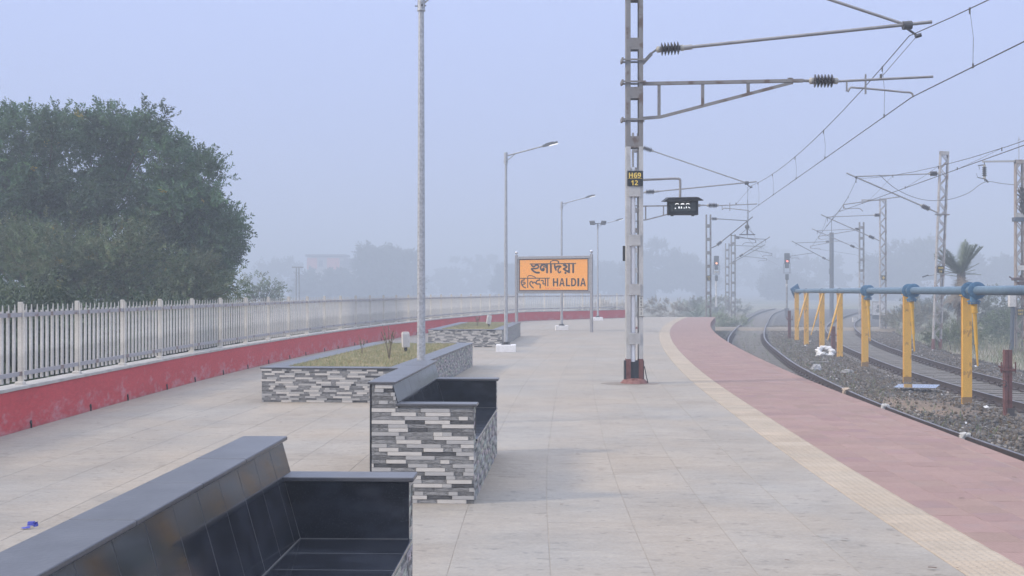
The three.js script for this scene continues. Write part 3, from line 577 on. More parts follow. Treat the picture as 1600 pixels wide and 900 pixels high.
// ---------------------------------------------------------------- station name board
{
  const cv = document.createElement('canvas'); cv.width = 1536; cv.height = 768;
  const c = cv.getContext('2d'); c.save(); c.scale(1536 / 1517, 768 / 665); c.translate(-18, -135);
  c.fillStyle = '#20242c'; c.fillRect(0, 0, 2000, 1000);
  c.fillStyle = '#f4a548'; c.fillRect(36, 153, 1481, 629);
  c.strokeStyle = c.fillStyle = '#22272f'; c.lineCap = 'round'; c.lineJoin = 'round';
  const s = (w, d) => { c.lineWidth = w; c.stroke(new Path2D(d)); };
  // first line, Bengali
  s(22, 'M270 240 L1260 240');
  s(34, 'M425 245 L425 268'); s(36, 'M300 268 C325 300 350 302 378 276 C398 254 448 258 452 296 C450 332 405 338 340 336 C320 336 306 338 296 344'); s(40, 'M300 340 C330 392 380 430 462 420');
  s(40, 'M640 244 L640 418'); s(30, 'M640 300 C610 262 568 250 545 268'); s(38, 'M552 262 C502 262 484 318 506 352 C524 382 562 386 572 356 C576 338 562 330 546 342'); s(26, 'M560 300 C590 296 610 310 640 322');
  s(40, 'M725 244 L725 418'); s(20, 'M725 238 C690 204 740 172 800 172 C862 170 908 188 890 224'); s(30, 'M892 196 L890 224');
  s(34, 'M808 240 L808 312 L836 368'); s(40, 'M826 330 C840 296 892 282 936 300'); s(30, 'M934 292 C900 326 872 366 884 404 C894 434 926 428 936 404');
  s(40, 'M1120 244 L1120 418'); s(34, 'M1006 268 C1040 300 1076 276 1072 306 C1056 334 1016 330 1000 350'); s(40, 'M1004 346 C1036 380 1086 398 1122 418'); s(22, 'M992 272 C1016 250 1036 256 1052 272');
  c.beginPath(); c.arc(1042, 432, 24, 0, 7); c.fill();
  s(40, 'M1210 244 L1210 418');
  // second line, Hindi
  s(19, 'M38 538 L692 538');
  s(24, 'M132 540 L132 576 C96 572 62 586 74 608 C92 624 150 608 154 640 C150 668 100 646 106 674'); s(26, 'M66 612 C70 668 100 722 162 736');
  s(22, 'M212 538 L212 730'); s(17, 'M212 540 C196 486 248 468 312 488 C362 502 396 526 388 542');
  s(26, 'M334 738 C292 704 248 668 262 628 C276 594 318 598 328 644'); s(22, 'M320 640 C336 612 372 610 392 650');
  s(22, 'M470 540 L470 584'); s(27, 'M474 580 C416 572 380 622 408 652 C432 672 470 640 488 668 C496 690 482 716 490 740');
  s(24, 'M512 590 C544 568 566 590 552 628 C544 660 576 668 606 646'); s(24, 'M604 540 L604 694'); s(24, 'M658 540 L658 694');
  // second line, Latin
  c.font = 'bold 220px sans-serif'; c.textBaseline = 'alphabetic'; c.textAlign = 'left';
  for (const [ch, x0, x1] of [['H', 768, 886], ['A', 906, 1028], ['L', 1052, 1142], ['D', 1164, 1276], ['A', 1360, 1484]]) { const b = c.measureText(ch); c.save(); c.translate(x0, 708); c.scale((x1 - x0) / (b.actualBoundingBoxRight + b.actualBoundingBoxLeft), 168 / b.actualBoundingBoxAscent); c.fillText(ch, b.actualBoundingBoxLeft, 0); c.restore(); }
  c.fillRect(1299, 540, 42, 168);
  c.fillStyle = '#d8553e'; for (let i = 0, x = 598; x < 908; i++) { const k = [22, 18, 26, 14, 20, 10, 24][i % 7]; if (i % 7 !== 5) { c.fillRect(x, 742 + (i % 3) * 4, k - 8, 6); c.fillRect(x + (i % 2) * 6, 738, 5, 22); c.fillRect(x, 756 - (i % 2) * 8, k - 10, 5); } x += k; }
  c.restore();
  const t = new THREE.CanvasTexture(cv); t.colorSpace = THREE.SRGBColorSpace;
  const a = V(.18, 0, 48.8), b = V(3.1, 0, 47.4), mid = a.clone().add(b).multiplyScalar(.5), L = a.distanceTo(b);
  const o = thing('name_board', 'orange station name board with dark lettering on two grey posts', 'name board', mid, -Math.atan2(b.z - a.z, b.x - a.x)), h = L / 2;
  const gm = M({ color: C(.42, .42, .44), map: T.galv, roughness: .55, metalness: .25 });
  for (const sgn of [-1, 1]) { const p = mk('post', rbox(.1, 3.05, .1, .008, sgn * h, 1.525, 0), gm, o); mk('finial', [new THREE.SphereGeometry(.062, 14, 10).translate(sgn * h, 3.15, 0), rod(X3(sgn * h, 3.04, 0), X3(sgn * h, 3.11, 0), .035, 10)], M({ color: C(.6, .6, .62), roughness: .25, metalness: .8 }), p); }
  for (const y of [2.94, 1.56]) mk('frame_rail', [rbox(L - .1, .1, .09, .008, 0, y, 0), box(L - .1, .02, .11, 0, y - (y > 2 ? .042 : -.042), .012)], gm, o);
  for (const sgn of [-1, 1]) mk('frame_side', rbox(.07, 1.27, .06, .006, sgn * (h - .086), 2.25, 0), gm, o);
  mk('sign_panel', box(L - .25, 1.27, .03, 0, 2.25, 0), M({ color: C(.25, .25, .26), roughness: .7 }), o);
  const face = new THREE.PlaneGeometry(L - .25, 1.27).translate(0, 2.25, .019);
  mk('sign_print', prep(face, true), M({ map: t, roughness: .45 }), o, true);
}
// ---------------------------------------------------------------- overhead line masts
function insulator(parent, a, b, r = .115, n = 6) {       // ribbed porcelain between two pale end caps
  const prof = [[.035, .14]]; for (let i = 0; i < n; i++) { const y = .16 + i * .68 / n; prof.push([.04, y], [r, y + .03], [r, y + .045], [.045, y + .68 / n - .01]); } prof.push([.035, .86]);
  const m = mkW('insulator', lathedBetween(a, b, prof, 14), MAT.porcelain, parent);
  mkW('end_cap', [lathedBetween(a, b, [[0, 0], [.03, 0], [.055, .04], [.055, .15], [0, .16]], 12), lathedBetween(a, b, [[0, .84], [.055, .85], [.055, .96], [.03, 1], [0, 1]], 12)], MAT.cap, m);
  return m;
}
const on = (a, b, t) => a.clone().lerp(b, t);
function battenMast(o, H, w, lowColor) {                  // two channels joined by flat battens; split into painted lower and weathered upper lengths
  const cut = Math.min(4.1, H), chan = (s, y0, y1) => [box(.075, y1 - y0, .01, s * (w / 2 - .037), (y0 + y1) / 2, .105), box(.075, y1 - y0, .01, s * (w / 2 - .037), (y0 + y1) / 2, -.105), box(.009, y1 - y0, .2, s * (w / 2 - .006), (y0 + y1) / 2, 0)];
  for (const s of [-1, 1]) { mk('channel', chan(s, .42, cut), lowColor, o); if (H > cut) mk('channel', chan(s, cut, H), MAT.oldSteel, o); }
  for (let y = .78; y < H; y += .85) { const up = y > 4.05; mk('batten', up ? [rbox(w - .13, .2, .012, .002, 0, y, .1), rbox(w - .13, .2, .012, .002, 0, y, -.1)] : [rbox(w - .08, .195, .014, .003, -.005, y, .117), rbox(w - .08, .195, .014, .003, -.005, y, -.117)], up ? MAT.oldSteel : lowColor, o); }
}
// triangulated register bracket, straight bracket tube and stay, as on the two masts of the platform
function platformCantilever(o, x, d) {
  const P = (dx, y) => V(x + dx, y, d - .05 * dx), w = .145;
  const j = P(4.66, 6.16);
  for (const y of [5.6, 5.22, 4.57]) mkW('clamp_strap', [box(.42, .03, .02, x - .02, y, -d + .125), box(.42, .03, .02, x - .02, y, -d - .125), box(.03, .07, .28, x - .21, y, -d)], MAT.oldSteel, o);
  mkW('bracket_foot', [bar(P(w, 5.55), P(.3, 5.72), .03, .06), rod(P(.29, 5.72), P(.4, 5.8), .018, 8)], MAT.oldSteel, o);
  insulator(o, P(.38, 5.79), P(.87, 5.82));
  mkW('bracket_tube', [rod(P(.87, 5.82), P(5.08, 6.22), .03, 10), rod(P(.86, 5.818), P(1.0, 5.832), .045, 8)], MAT.tube, o);
  mkW('stay_tube', [rod(P(.75, 7.53), j.clone().add(X3(-.06, .03, 0)), .026, 10)], MAT.tube, o);
  insulator(o, P(.26, 7.7), P(.76, 7.53));
  mkW('saddle_clamp', [rod(j.clone().add(X3(-.07, 0, 0)), j.clone().add(X3(.08, .01, 0)), .075, 12), rod(j.clone().add(X3(0, -.05, 0)), P(4.83, 5.99), .02, 8), rod(P(4.8, 5.97), P(4.9, 6.0), .035, 8)], MAT.darkSteel, o);
  // bracket
  const a = P(w, 5.2), b = P(2.9, 5.23), c = P(w, 4.6), e = P(.45, 4.62), f = P(2.72, 5.2);
  mkW('register_bracket', [bar(a, b, .07, .055), bar(c, e, .05, .05), bar(e, f, .05, .05), ...[[.43, 4.63], [1.18, 4.82], [1.96, 5.01]].map(([q, y]) => bar(P(q, y), P(q, 5.2), .05, .05)), rod(b, P(3.03, 5.225), .025, 8), bar(P(2.68, 5.17), P(2.68, 5.28), .09, .03)], MAT.oldSteel, o);
  insulator(o, P(3.0, 5.225), P(3.5, 5.22));
  mkW('register_tube', [rod(P(3.5, 5.215), P(5.1, 5.28), .022, 10), bar(P(3.64, 5.22), P(3.64, 5.04), .025, .03), bar(P(3.96, 5.33), P(3.96, 4.99), .025, .03)], MAT.tube, o);
  mkW('steady_arm', [hose([P(3.66, 5.03), P(3.7, 5.1), P(3.8, 5.1), P(4.6, 5.02), P(4.74, 5.0), P(4.77, 4.93)], .017, 8, 40)], MAT.tube, o);
  mkW('register_dropper', [rod(P(4.83, 5.98), P(4.22, 5.27), .005, 5), rod(P(4.22, 5.24), P(4.22, 5.33), .02, 8)], MAT.wire, o);
}
function textPlate(w, h, pw, draw) { const cv = document.createElement('canvas'); cv.width = pw; cv.height = Math.round(pw * h / w); draw(cv.getContext('2d'), cv.width, cv.height); const t = new THREE.CanvasTexture(cv); t.colorSpace = THREE.SRGBColorSpace; return M({ map: t, roughness: .5 }); }
function plateOn(o, name, w, h, x, y, z, mat, back = MAT.black) { const b = mk(name, rbox(w, h, .012, .002, x, y, z), back, o), f = mk(name + '_print', prep(new THREE.PlaneGeometry(w - .004, h - .004).translate(x, y, z + .0085), true), mat, b, true); return f; }
{
  const x = 2.12, d = 21.1, o = thing('overhead_mast', 'grey steel mast with red base and yellow H69 12 plate on the platform', 'mast', V(x, 0, d), 0, 'overhead line masts');
  battenMast(o, 8.3, .29, MAT.silver);
  mk('foot', lathe([[.26, -.02], [.245, .01], [.2, .06], [.16, .09], [0, .1]], 20), M({ color: C(.27, .13, .115), map: T.rust, bumpMap: T.grain, bumpScale: .01, roughness: .9 }), o);
  for (const s of [-1, 1]) mk('red_base', [box(.078, .36, .012, s * .108, .25, .106), box(.078, .36, .012, s * .108, .25, -.106), box(.012, .36, .202, s * .14, .25, 0)], MAT.maroon, o);
  mk('cement_patch', lathe([[.46, -.01], [.44, .004], [.3, .007], [0, .009]], 14).scale(1.15, 1, .8).translate(-.08, 0, .06), M({ color: C(.27, .235, .2), map: T.dirt, bumpMap: T.grain, bumpScale: .006, roughness: 1 }), o);
  mk('base_panel', rbox(.34, .33, .16, .004, -.005, .235, -.01), M({ color: C(.045, .05, .06), map: T.mottle, roughness: .7 }), o);
  mk('earth_cable', [hose([X3(.15, .3, .1), X3(.17, .27, .11), X3(.2, .12, .12), X3(.225, .02, .12)], .009, 6, 16), new THREE.SphereGeometry(.018, 8, 6).translate(.16, .29, .11)], MAT.black, o);
  mk('switch_box', rbox(.17, .265, .05, .006, -.1, .06 + 2.2, -.15), MAT.black, o);
  plateOn(o, 'number_plate', .27, .265, .005, 3.545, .132, textPlate(.27, .265, 256, (c, w, h) => {
    c.fillStyle = '#181c22'; c.fillRect(0, 0, w, h); c.strokeStyle = c.fillStyle = '#f0cf62'; c.lineWidth = 5; c.beginPath(); c.moveTo(8, h * .5); c.lineTo(w - 16, h * .5); c.stroke();
    c.font = 'bold 118px sans-serif'; c.textAlign = 'center'; c.textBaseline = 'alphabetic'; c.fillText('H69', w * .47, h * .46, w * .84); c.font = 'bold 112px sans-serif'; c.fillText('12', w * .45, h * .95);
  }));
  plateOn(o, 'mast_number', .072, .36, .108, 1.335, .118, textPlate(.072, .36, 96, (c, w, h) => {
    c.fillStyle = '#bdbdb8'; c.fillRect(0, 0, w, h); c.fillStyle = '#1b1c1e'; c.fillRect(0, 0, w, 10); c.fillRect(0, h * .53, w, 9); c.fillRect(0, h - 12, w, 12); c.font = 'bold 74px sans-serif'; c.textAlign = 'center'; c.textBaseline = 'middle';
    [['H', .105], ['6', .26], ['9', .42], ['1', .655], ['2', .83]].forEach(([s, y]) => c.fillText(s, w / 2, h * y));
  }), MAT.silver);
  platformCantilever(o, x, d);

  const t = thing('coach_display', 'black coach indicator display under a small hood, hanging from a bent pipe', 'display', V(x - .03, 0, d));
  mk('pipe', [rod(X3(0, .38, .045), X3(0, 3.72, .045), .048, 14), new THREE.SphereGeometry(.048, 12, 6, 0, 6.3, 0, 1.57).scale(1, .6, 1).translate(0, 3.72, .045)], M({ color: C(.82, .82, .83), map: T.smooth, roughness: .35 }), t);
  mk('arm', [hose([X3(.0, 3.52, .05), X3(.4, 3.54, .03), X3(.78, 3.555, 0), X3(.822, 3.545, 0), X3(.828, 3.5, 0), X3(.828, 3.22, 0)], .021, 10, 60)], MAT.tube, t);
  const hood = new THREE.Shape([[-.35, 0], [-.25, .075], [.26, .085], [.35, .035], [.34, .025], [.3, .022]].map((p) => new THREE.Vector2(...p)));
  mk('hood', new THREE.ExtrudeGeometry(hood, { depth: .3, bevelEnabled: false }).rotateX(.1).translate(.86, 3.165, -.14), MAT.black, t);
  mk('case', [rbox(.53, .27, .13, .01, .87, 3.055, 0), rod(X3(.66, 2.915, .02), X3(.71, 2.915, .02), .015, 8), rod(X3(1.02, 2.915, .02), X3(1.07, 2.915, .02), .015, 8), rod(X3(.86, 3.18, 0), X3(.86, 3.23, 0), .02, 8)], MAT.black, t);
  const cv = document.createElement('canvas'); cv.width = 520; cv.height = 240; const c = cv.getContext('2d'), em = document.createElement('canvas'); em.width = 520; em.height = 240; const e = em.getContext('2d');
  c.fillStyle = '#14181c'; c.fillRect(0, 0, 520, 240); c.fillStyle = '#39403f'; c.fillRect(36, 40, 448, 158); c.fillStyle = '#d8dadd'; c.font = 'bold 27px sans-serif'; c.textAlign = 'center'; c.fillText('TRAIN-COACH No.', 256, 30);
  e.fillStyle = '#000'; e.fillRect(0, 0, 520, 240);
  for (const k of [c, e]) { k.fillStyle = '#fff'; for (const [x0, f] of [[112, 0], [212, 1], [306, 0]]) { k.beginPath(); k.moveTo(x0, 78); k.quadraticCurveTo(x0 + 36, 34, x0 + 76, 74); k.lineTo(x0 + 62, 78); k.quadraticCurveTo(x0 + 36, 60 + f * 14, x0 + 14, 80); k.fill(); } k.beginPath(); k.arc(120, 146, 10, 0, 7); k.fill(); k.fillRect(178, 116, 18, 34); k.fillRect(220, 116, 18, 34); k.beginPath(); k.arc(280, 140, 9, 0, 7); k.fill(); k.fillRect(310, 116, 17, 28); k.beginPath(); k.moveTo(350, 116); k.lineTo(386, 138); k.lineTo(388, 152); k.lineTo(352, 130); k.fill(); }
  const ct = new THREE.CanvasTexture(cv), et = new THREE.CanvasTexture(em); ct.colorSpace = et.colorSpace = THREE.SRGBColorSpace;
  mk('screen', prep(new THREE.PlaneGeometry(.5, .235).translate(.87, 3.06, .068), true), M({ map: ct, emissive: C(1, 1, 1), emissiveMap: et, emissiveIntensity: 1.1, roughness: .4 }), t, true);
}
{ const o = thing('overhead_mast', 'second grey mast of the platform, seen through the gap of the first', 'mast', V(5.23, 0, 51.5), 0, 'overhead line masts'); battenMast(o, 8.3, .29, MAT.silver); mk('foot', lathe([[.26, -.02], [.2, .06], [0, .1]], 16), MAT.maroon, o); platformCantilever(o, 5.23, 51.5); }
// plain cantilever: level stay, raking bracket tube, register tube hung between them
function cantilever(o, x, d, side, reach, yS, yB, mat = MAT.tube) {
  const P = (q, y) => V(x + side * q, y, d), j = P(reach, yS - .15), b0 = P(.5, yB + .16);
  mkW('stay_tube', rod(P(.6, yS), P(reach + .05, yS - .12), .026, 8), mat, o); insulator(o, P(.17, yS + .01), P(.6, yS), .115, 5);
  const dir = j.clone().sub(b0), L = dir.length(); dir.normalize(); const b1 = b0.clone().addScaledVector(dir, .5), b2 = j.clone().addScaledVector(dir, .45);
  mkW('bracket_foot', rod(P(.15, yB), b0, .03, 8), mat, o); insulator(o, b0, b1, .115, 5); mkW('bracket_tube', rod(b1, b2, .032, 8), mat, o);
  const k = b1.clone().lerp(j, .3), e = P(reach + .55, yS - 1.42);
  k.y = Math.max(k.y, e.y + .12);
  mkW('register_tube', [rod(k, e.clone().add(X3(0, .08, 0)), .022, 8), hose([e.clone().add(X3(0, .05, 0)), e.clone().add(X3(side * -.05, -.08, 0)), e.clone().add(X3(side * -.7, -.1, 0)), e.clone().add(X3(side * -.85, -.22, 0))], .016, 6, 20), rod(e.clone().add(X3(0, .1, 0)), e.clone().add(X3(0, -.1, 0)), .02, 6)], mat, o);
  mkW('saddle_clamp', [new THREE.SphereGeometry(.06, 8, 6).translate(j.x, j.y, j.z), rod(j, j.clone().add(X3(0, -.25, 0)), .018, 6)], MAT.darkSteel, o);
  return j;
}
function latticeMast(o, H, w, mat, pitch, y0 = 0) {
  const t = .045; for (const s of [-1, 1]) mk('chord', [box(t, H, .01, s * (w / 2 - t / 2), H / 2 + y0, .1), box(t, H, .01, s * (w / 2 - t / 2), H / 2 + y0, -.1), box(.008, H, .2, s * (w / 2 - .004), H / 2 + y0, 0)], mat, o);
  const n = Math.floor(H / pitch), lac = []; for (let i = 0; i < n; i++) for (const z of [-.108, .108]) { const s = i % 2 ? 1 : -1; lac.push(bar(X3(-s * (w / 2 - .03), y0 + i * pitch + .02, z), X3(s * (w / 2 - .03), y0 + (i + 1) * pitch + .02, z), .008, .04)); }
  mk('lacing', lac, mat, o); mk('cap_plate', rbox(w, .16, .22, .004, 0, H + y0 - .08, 0), mat, o);
}
{ // beyond the end of the platform, left of the first track
  const a = thing('overhead_mast', 'battened mast rising just left of the nearer signal', 'mast', V(12.44, -1, 77), 0, 'overhead line masts'); battenMast(a, 7.45, .34, MAT.oldSteel);
  const j = cantilever(a, 12.44, 77, 1, 2.45, 6.18, 4.32, MAT.wire);
  mkW('contact_hanger', [rod(j, j.clone().add(X3(0, -.35, 0)), .03, 8), new THREE.SphereGeometry(.15, 12, 8).translate(j.x, j.y - .35, j.z), rod(j.clone().add(X3(0, -.45, .05)), j.clone().add(X3(-.42, -.82, .05)), .015, 6), rod(j.clone().add(X3(0, -.45, .05)), j.clone().add(X3(.42, -.82, .05)), .015, 6), bar(j.clone().add(X3(-.5, -.85, .05)), j.clone().add(X3(.5, -.85, .05)), .05, .07), rod(j.clone().add(X3(0, -.4, .05)), j.clone().add(X3(0, -.85, .05)), .05, 8)], MAT.darkSteel, a);
  plateOn(a, 'number_plate', .28, .3, 0, 3.45, .13, textPlate(.28, .3, 64, (c, w, h) => { c.fillStyle = '#23262a'; c.fillRect(0, 0, w, h); c.fillStyle = '#d9bb58'; c.font = 'bold 26px sans-serif'; c.textAlign = 'center'; c.fillText('H69', w / 2, h * .45, w * .9); c.fillText('10', w / 2, h * .92); }));
  const b = thing('overhead_mast', 'hazy battened mast, left one of the far pair behind the nearer signal', 'mast', V(21.6, -1, 122), 0, 'overhead line masts'); battenMast(b, 7.4, .42, MAT.oldSteel); cantilever(b, 21.6, 122, 1, 3.4, 6.2, 4.3, MAT.wire);
  const c = thing('overhead_mast', 'hazy battened mast, right one of the far pair behind the nearer signal', 'mast', V(19.1, -1, 105), 0, 'overhead line masts'); battenMast(c, 7.5, .4, MAT.oldSteel); cantilever(c, 19.1, 105, 1, 2.8, 6.2, 4.4, MAT.wire);
}
const paleSteel = M({ color: C(.46, .45, .45), map: T.rust, roughness: .65, metalness: .1 });
{ // right of the second track
  const A = thing('overhead_mast', 'leaning pale lattice mast with a yellow H69 14 plate', 'mast', V(18.5, -.95, 53), 0, 'overhead line masts'); A.rotation.z = -.04;
  latticeMast(A, 8.35, .37, paleSteel, .36, .3);
  for (const s of [-1, 1]) mk('red_base', rbox(.09, .5, .24, .01, s * .145, .22, 0), MAT.maroon, A);
  mk('clamp_strap', box(.56, .05, .26, .02, 5.9, 0), MAT.oldSteel, A);
  plateOn(A, 'number_plate', .29, .31, 0, 3.5, .13, textPlate(.29, .31, 96, (c, w, h) => { c.fillStyle = '#1d2024'; c.fillRect(0, 0, w, h); c.fillStyle = '#e3c65c'; c.font = 'bold 42px sans-serif'; c.textAlign = 'center'; c.fillText('H69', w / 2, h * .45, w * .9); c.fillText('14', w / 2, h * .93); }));
  cantilever(A, 18.75, 53, -1, 3.75, 6.72, 5.0);
  const B = thing('overhead_mast', 'hazy lattice mast with a short arm on top, beyond the leaning mast', 'mast', V(23.4, -.95, 76.7), 0, 'overhead line masts'); latticeMast(B, 8.4, .42, paleSteel, .4);
  mkW('top_arm', [bar(V(23.4, 7.35, 76.7), V(22.05, 7.35, 76.7), .06, .08), rod(V(22.1, 7.32, 76.7), V(22.1, 7.1, 76.7), .03, 6)], paleSteel, B); cantilever(B, 23.4, 76.7, -1, 3.5, 6.4, 4.75);
  plateOn(B, 'number_plate', .3, .3, 0, 3.4, .13, textPlate(.3, .3, 64, (c, w, h) => { c.fillStyle = '#5a5a58'; c.fillRect(0, 0, w, h); c.fillStyle = '#d9bb58'; c.fillRect(w * .2, h * .4, w * .6, h * .2); c.fillRect(w * .4, h * .15, w * .2, h * .7); }));
  const Cm = thing('overhead_mast', 'slim hazy battened mast between the round pole and the lattice masts', 'mast', V(27.6, -.95, 96), 0, 'overhead line masts'); battenMast(Cm, 8.0, .4, paleSteel); cantilever(Cm, 27.6, 96, -1, 3.5, 6.5, 4.9);
  const D = thing('overhead_mast', 'dark round steel pole beside the far signal', 'mast', V(29.7, -.95, 113), 0, 'overhead line masts'); mk('pole', [rod(X3(0, 0, 0), X3(0, 8.0, 0), .2, 12), rod(X3(0, 8, 0), X3(0, 9.2, 0), .03, 6), rbox(.3, .5, .45, .02, -.05, 4.4, 0)], M({ color: C(.09, .1, .12), roughness: .7 }), D); cantilever(D, 29.7, 113, -1, 3.3, 6.2, 4.4, MAT.wire);
  const E = thing('feeder_mast', 'rust streaked lattice mast at the right edge carrying boxes and a top arm', 'mast', V(20.85, -.95, 50), 0);
  latticeMast(E, 7.95, .33, M({ color: C(.36, .31, .28), map: T.rust, roughness: .75 }), .36);
  const W = (x, y) => V(20.85 + x, y, 50);
  mkW('top_arm', bar(W(0, 6.95), W(-1.5, 6.93), .07, .07), paleSteel, E);
  mkW('hanger', [rod(W(-1.42, 6.95), W(-1.42, 6.8), .02, 6), rod(W(-1.42, 6.25), W(-1.4, 6.12), .02, 6), bar(W(-1.68, 6.77), W(-1.38, 6.8), .03, .04), rod(W(-1.65, 6.77), W(-1.62, 6.6), .01, 5), rod(W(-1.7, 6.28), W(-1.35, 6.2), .02, 6), rod(W(-1.7, 6.28), W(-1.75, 6.45), .008, 5), rod(W(-1.36, 6.18), W(-1.26, 6.08), .035, 8)], MAT.darkSteel, E);
  insulator(E, W(-1.42, 6.8), W(-1.42, 6.22), .1, 5);
  mkW('aerial', [rod(W(0, 7), W(.0, 7.95), .012, 5), rod(W(-.06, 7.8), W(.06, 7.86), .008, 5)], MAT.tube, E);
  { const r = rng(7), g = []; for (let i = 0; i < 60; i++) { const y = rr(r, 4.95, 5.95), s = .08 + .1 * Math.sin((y - 4.9) * 2.9); g.push(rod(W(.1 + rr(r, -s, s), y, 0), W(.1 + rr(r, -s, s), y - rr(r, .05, .4)).add(X3(0, 0, rr(r, .1, .3))), rr(r, .01, .03), 5)); } mkW('hanging_bundle', g, M({ color: C(.05, .04, .035), map: T.mottle, roughness: 1 }), E); }
  mkW('white_patch', box(.36, .2, .012, 20.85, 4.72, -50 + .12), MAT.silver, E);
  mkW('cross_channel', rbox(.75, .17, .3, .01, 20.98, 4.55, -50 + .02), M({ color: C(.07, .09, .12), roughness: .6 }), E);
  mkW('white_notice', rbox(.32, .2, .02, .004, 20.9, 2.56, -50 + .14), MAT.white, E);
  mkW('switch_gear', [rbox(.42, .12, .3, .02, 20.75, 2.1, -49.9), rbox(.36, .14, .26, .02, 20.9, 1.93, -49.9), rod(W(-.4, 2.2), W(-.1, 2.0), .03, 6), rod(W(.05, 2.25), W(.28, 1.85), .04, 6)], M({ color: C(.1, .06, .055), map: T.mottle, roughness: .8 }), E);
  mkW('meter_box', [rbox(.27, .52, .2, .015, 20.5, 1.22, -49.85), box(.02, .5, .012, 20.5, 1.22, -49.746)], MAT.white, E);
  mkW('cable_pipe', [rod(V(20.55, 1, 49.9), V(20.5, -1, 49.9), .085, 10)], M({ color: C(.07, .09, .12), roughness: .6 }), E);
  plateOn(E, 'number_plate', .3, .3, 0, 1.7, .13, textPlate(.3, .3, 96, (c, w, h) => { c.fillStyle = '#4b4746'; c.fillRect(0, 0, w, h); c.fillStyle = '#e3c04e'; c.font = 'bold 40px sans-serif'; c.textAlign = 'center'; c.fillText('H69', w / 2, h * .45, w * .92); c.fillText('14T', w / 2, h * .93, w * .92); }));
  mkW('side_cabinet', rbox(.3, .9, .3, .02, 21.3, 3.8, -50), M({ color: C(.13, .18, .17), map: T.mottle, roughness: .6 }), E);
}

// ---------------------------------------------------------------- overhead wires
function overheadLine(label, sup, con, dropD, r) {         // sup: [x, d, y] of the carrying wire with the sag of the span that follows; con: contact wire points
  const o = thing('overhead_line', label, 'overhead wires', V(con[0][0], con[0][2], con[0][1]));
  const cat = []; for (let i = 0; i < sup.length - 1; i++) { const n = 14, [x, d, y, sag] = sup[i], [x2, d2, y2] = sup[i + 1]; for (let k = i ? 1 : 0; k <= n; k++) { const t = k / n; cat.push(V(lerp(x, x2, t), lerp(y, y2, t) - 4 * sag * t * (1 - t), lerp(d, d2, t))); } }
  const seg = (pts, rad) => pts.slice(1).map((p, i) => rod(pts[i], p, rad, 5));
  mkW('catenary_wire', seg(cat, r), MAT.wire, o); const cp = con.map(([x, d, y]) => V(x, y, d)); mkW('contact_wire', seg(cp, r * 1.1), MAT.wire, o);
  const at = (pts, d) => { for (let i = 0; i < pts.length - 1; i++) { const a = -pts[i].z, b = -pts[i + 1].z; if (d >= a && d <= b) return pts[i].clone().lerp(pts[i + 1], (d - a) / (b - a)); } };
  for (const d of dropD) { const a = at(cat, d), b = at(cp, d); if (!a || !b) continue; const m = a.clone().lerp(b, .5).add(X3(.02, 0, .03)); mkW('dropper', [rod(a, m, r * .45, 4), rod(m, b, r * .45, 4), rod(a.clone().add(X3(0, .02, 0)), a.clone().add(X3(0, -.08, 0)), r * 1.6, 5), rod(b.clone().add(X3(0, .05, 0)), b.clone().add(X3(0, -.02, 0)), r * 1.6, 5)], MAT.wire, o); }
}
const t1 = (d) => track1(d), t2 = (d) => track2(d);
overheadLine('contact and carrying wires over the track beside the platform',
  [[6.3, -9, 6.0, .6], [6.83, 20.9, 5.99, .42], [9.95, 51.3, 6.0, .35], [14.9, 77, 6.0, .35], [t1(105) + .2, 105, 5.9, .25], [t1(122), 122, 5.9, .3], [t1(160), 160, 5.9, 0]],
  [[6.5, -9, 4.85], [6.86, 20.85, 4.93], [9.98, 51.3, 4.93], [14.9, 77, 5.0], [t1(105), 105, 4.95], [t1(122), 122, 4.95], [t1(160), 160, 4.9]],
  [-4, 2, 7.5, 13, 18, 23.2, 30.5, 36, 42, 47, 56, 62, 67, 72], .0085);
overheadLine('contact and carrying wires over the second track',
  [[10.9, 5, 6.5, 1.05], [15.0, 52.9, 6.5, .5], [19.85, 76.7, 6.25, .4], [24.1, 96, 6.3, .3], [t2(113), 113, 6.1, .3], [t2(145), 145, 6.1, 0]],
  [[11.0, 5, 4.85], [11.45, 27, 4.87], [14.2, 52.9, 5.05], [19.3, 76.7, 5.0], [23.6, 96, 5.0], [t2(113), 113, 5], [t2(145), 145, 5]],
  [15, 21, 27, 33, 39.5, 46, 58, 64, 70], .0095);
{ const o = thing('feeder_cable', 'slack feeder cable hanging from the right edge mast to the second track wires', 'cable', V(19.45, 6.1, 50)); const P = [[21, 5.95, 50], [20.2, 6.02, 50], [19.5, 6.1, 50], [18.6, 5.6, 49.6], [17.5, 5.28, 49], [16.2, 5.25, 48.2], [15, 5.6, 47.5], [14.2, 6.1, 47]]; mkW('cable', hose(P.map((p) => V(...p)), .011, 5, 60), MAT.wire, o); }

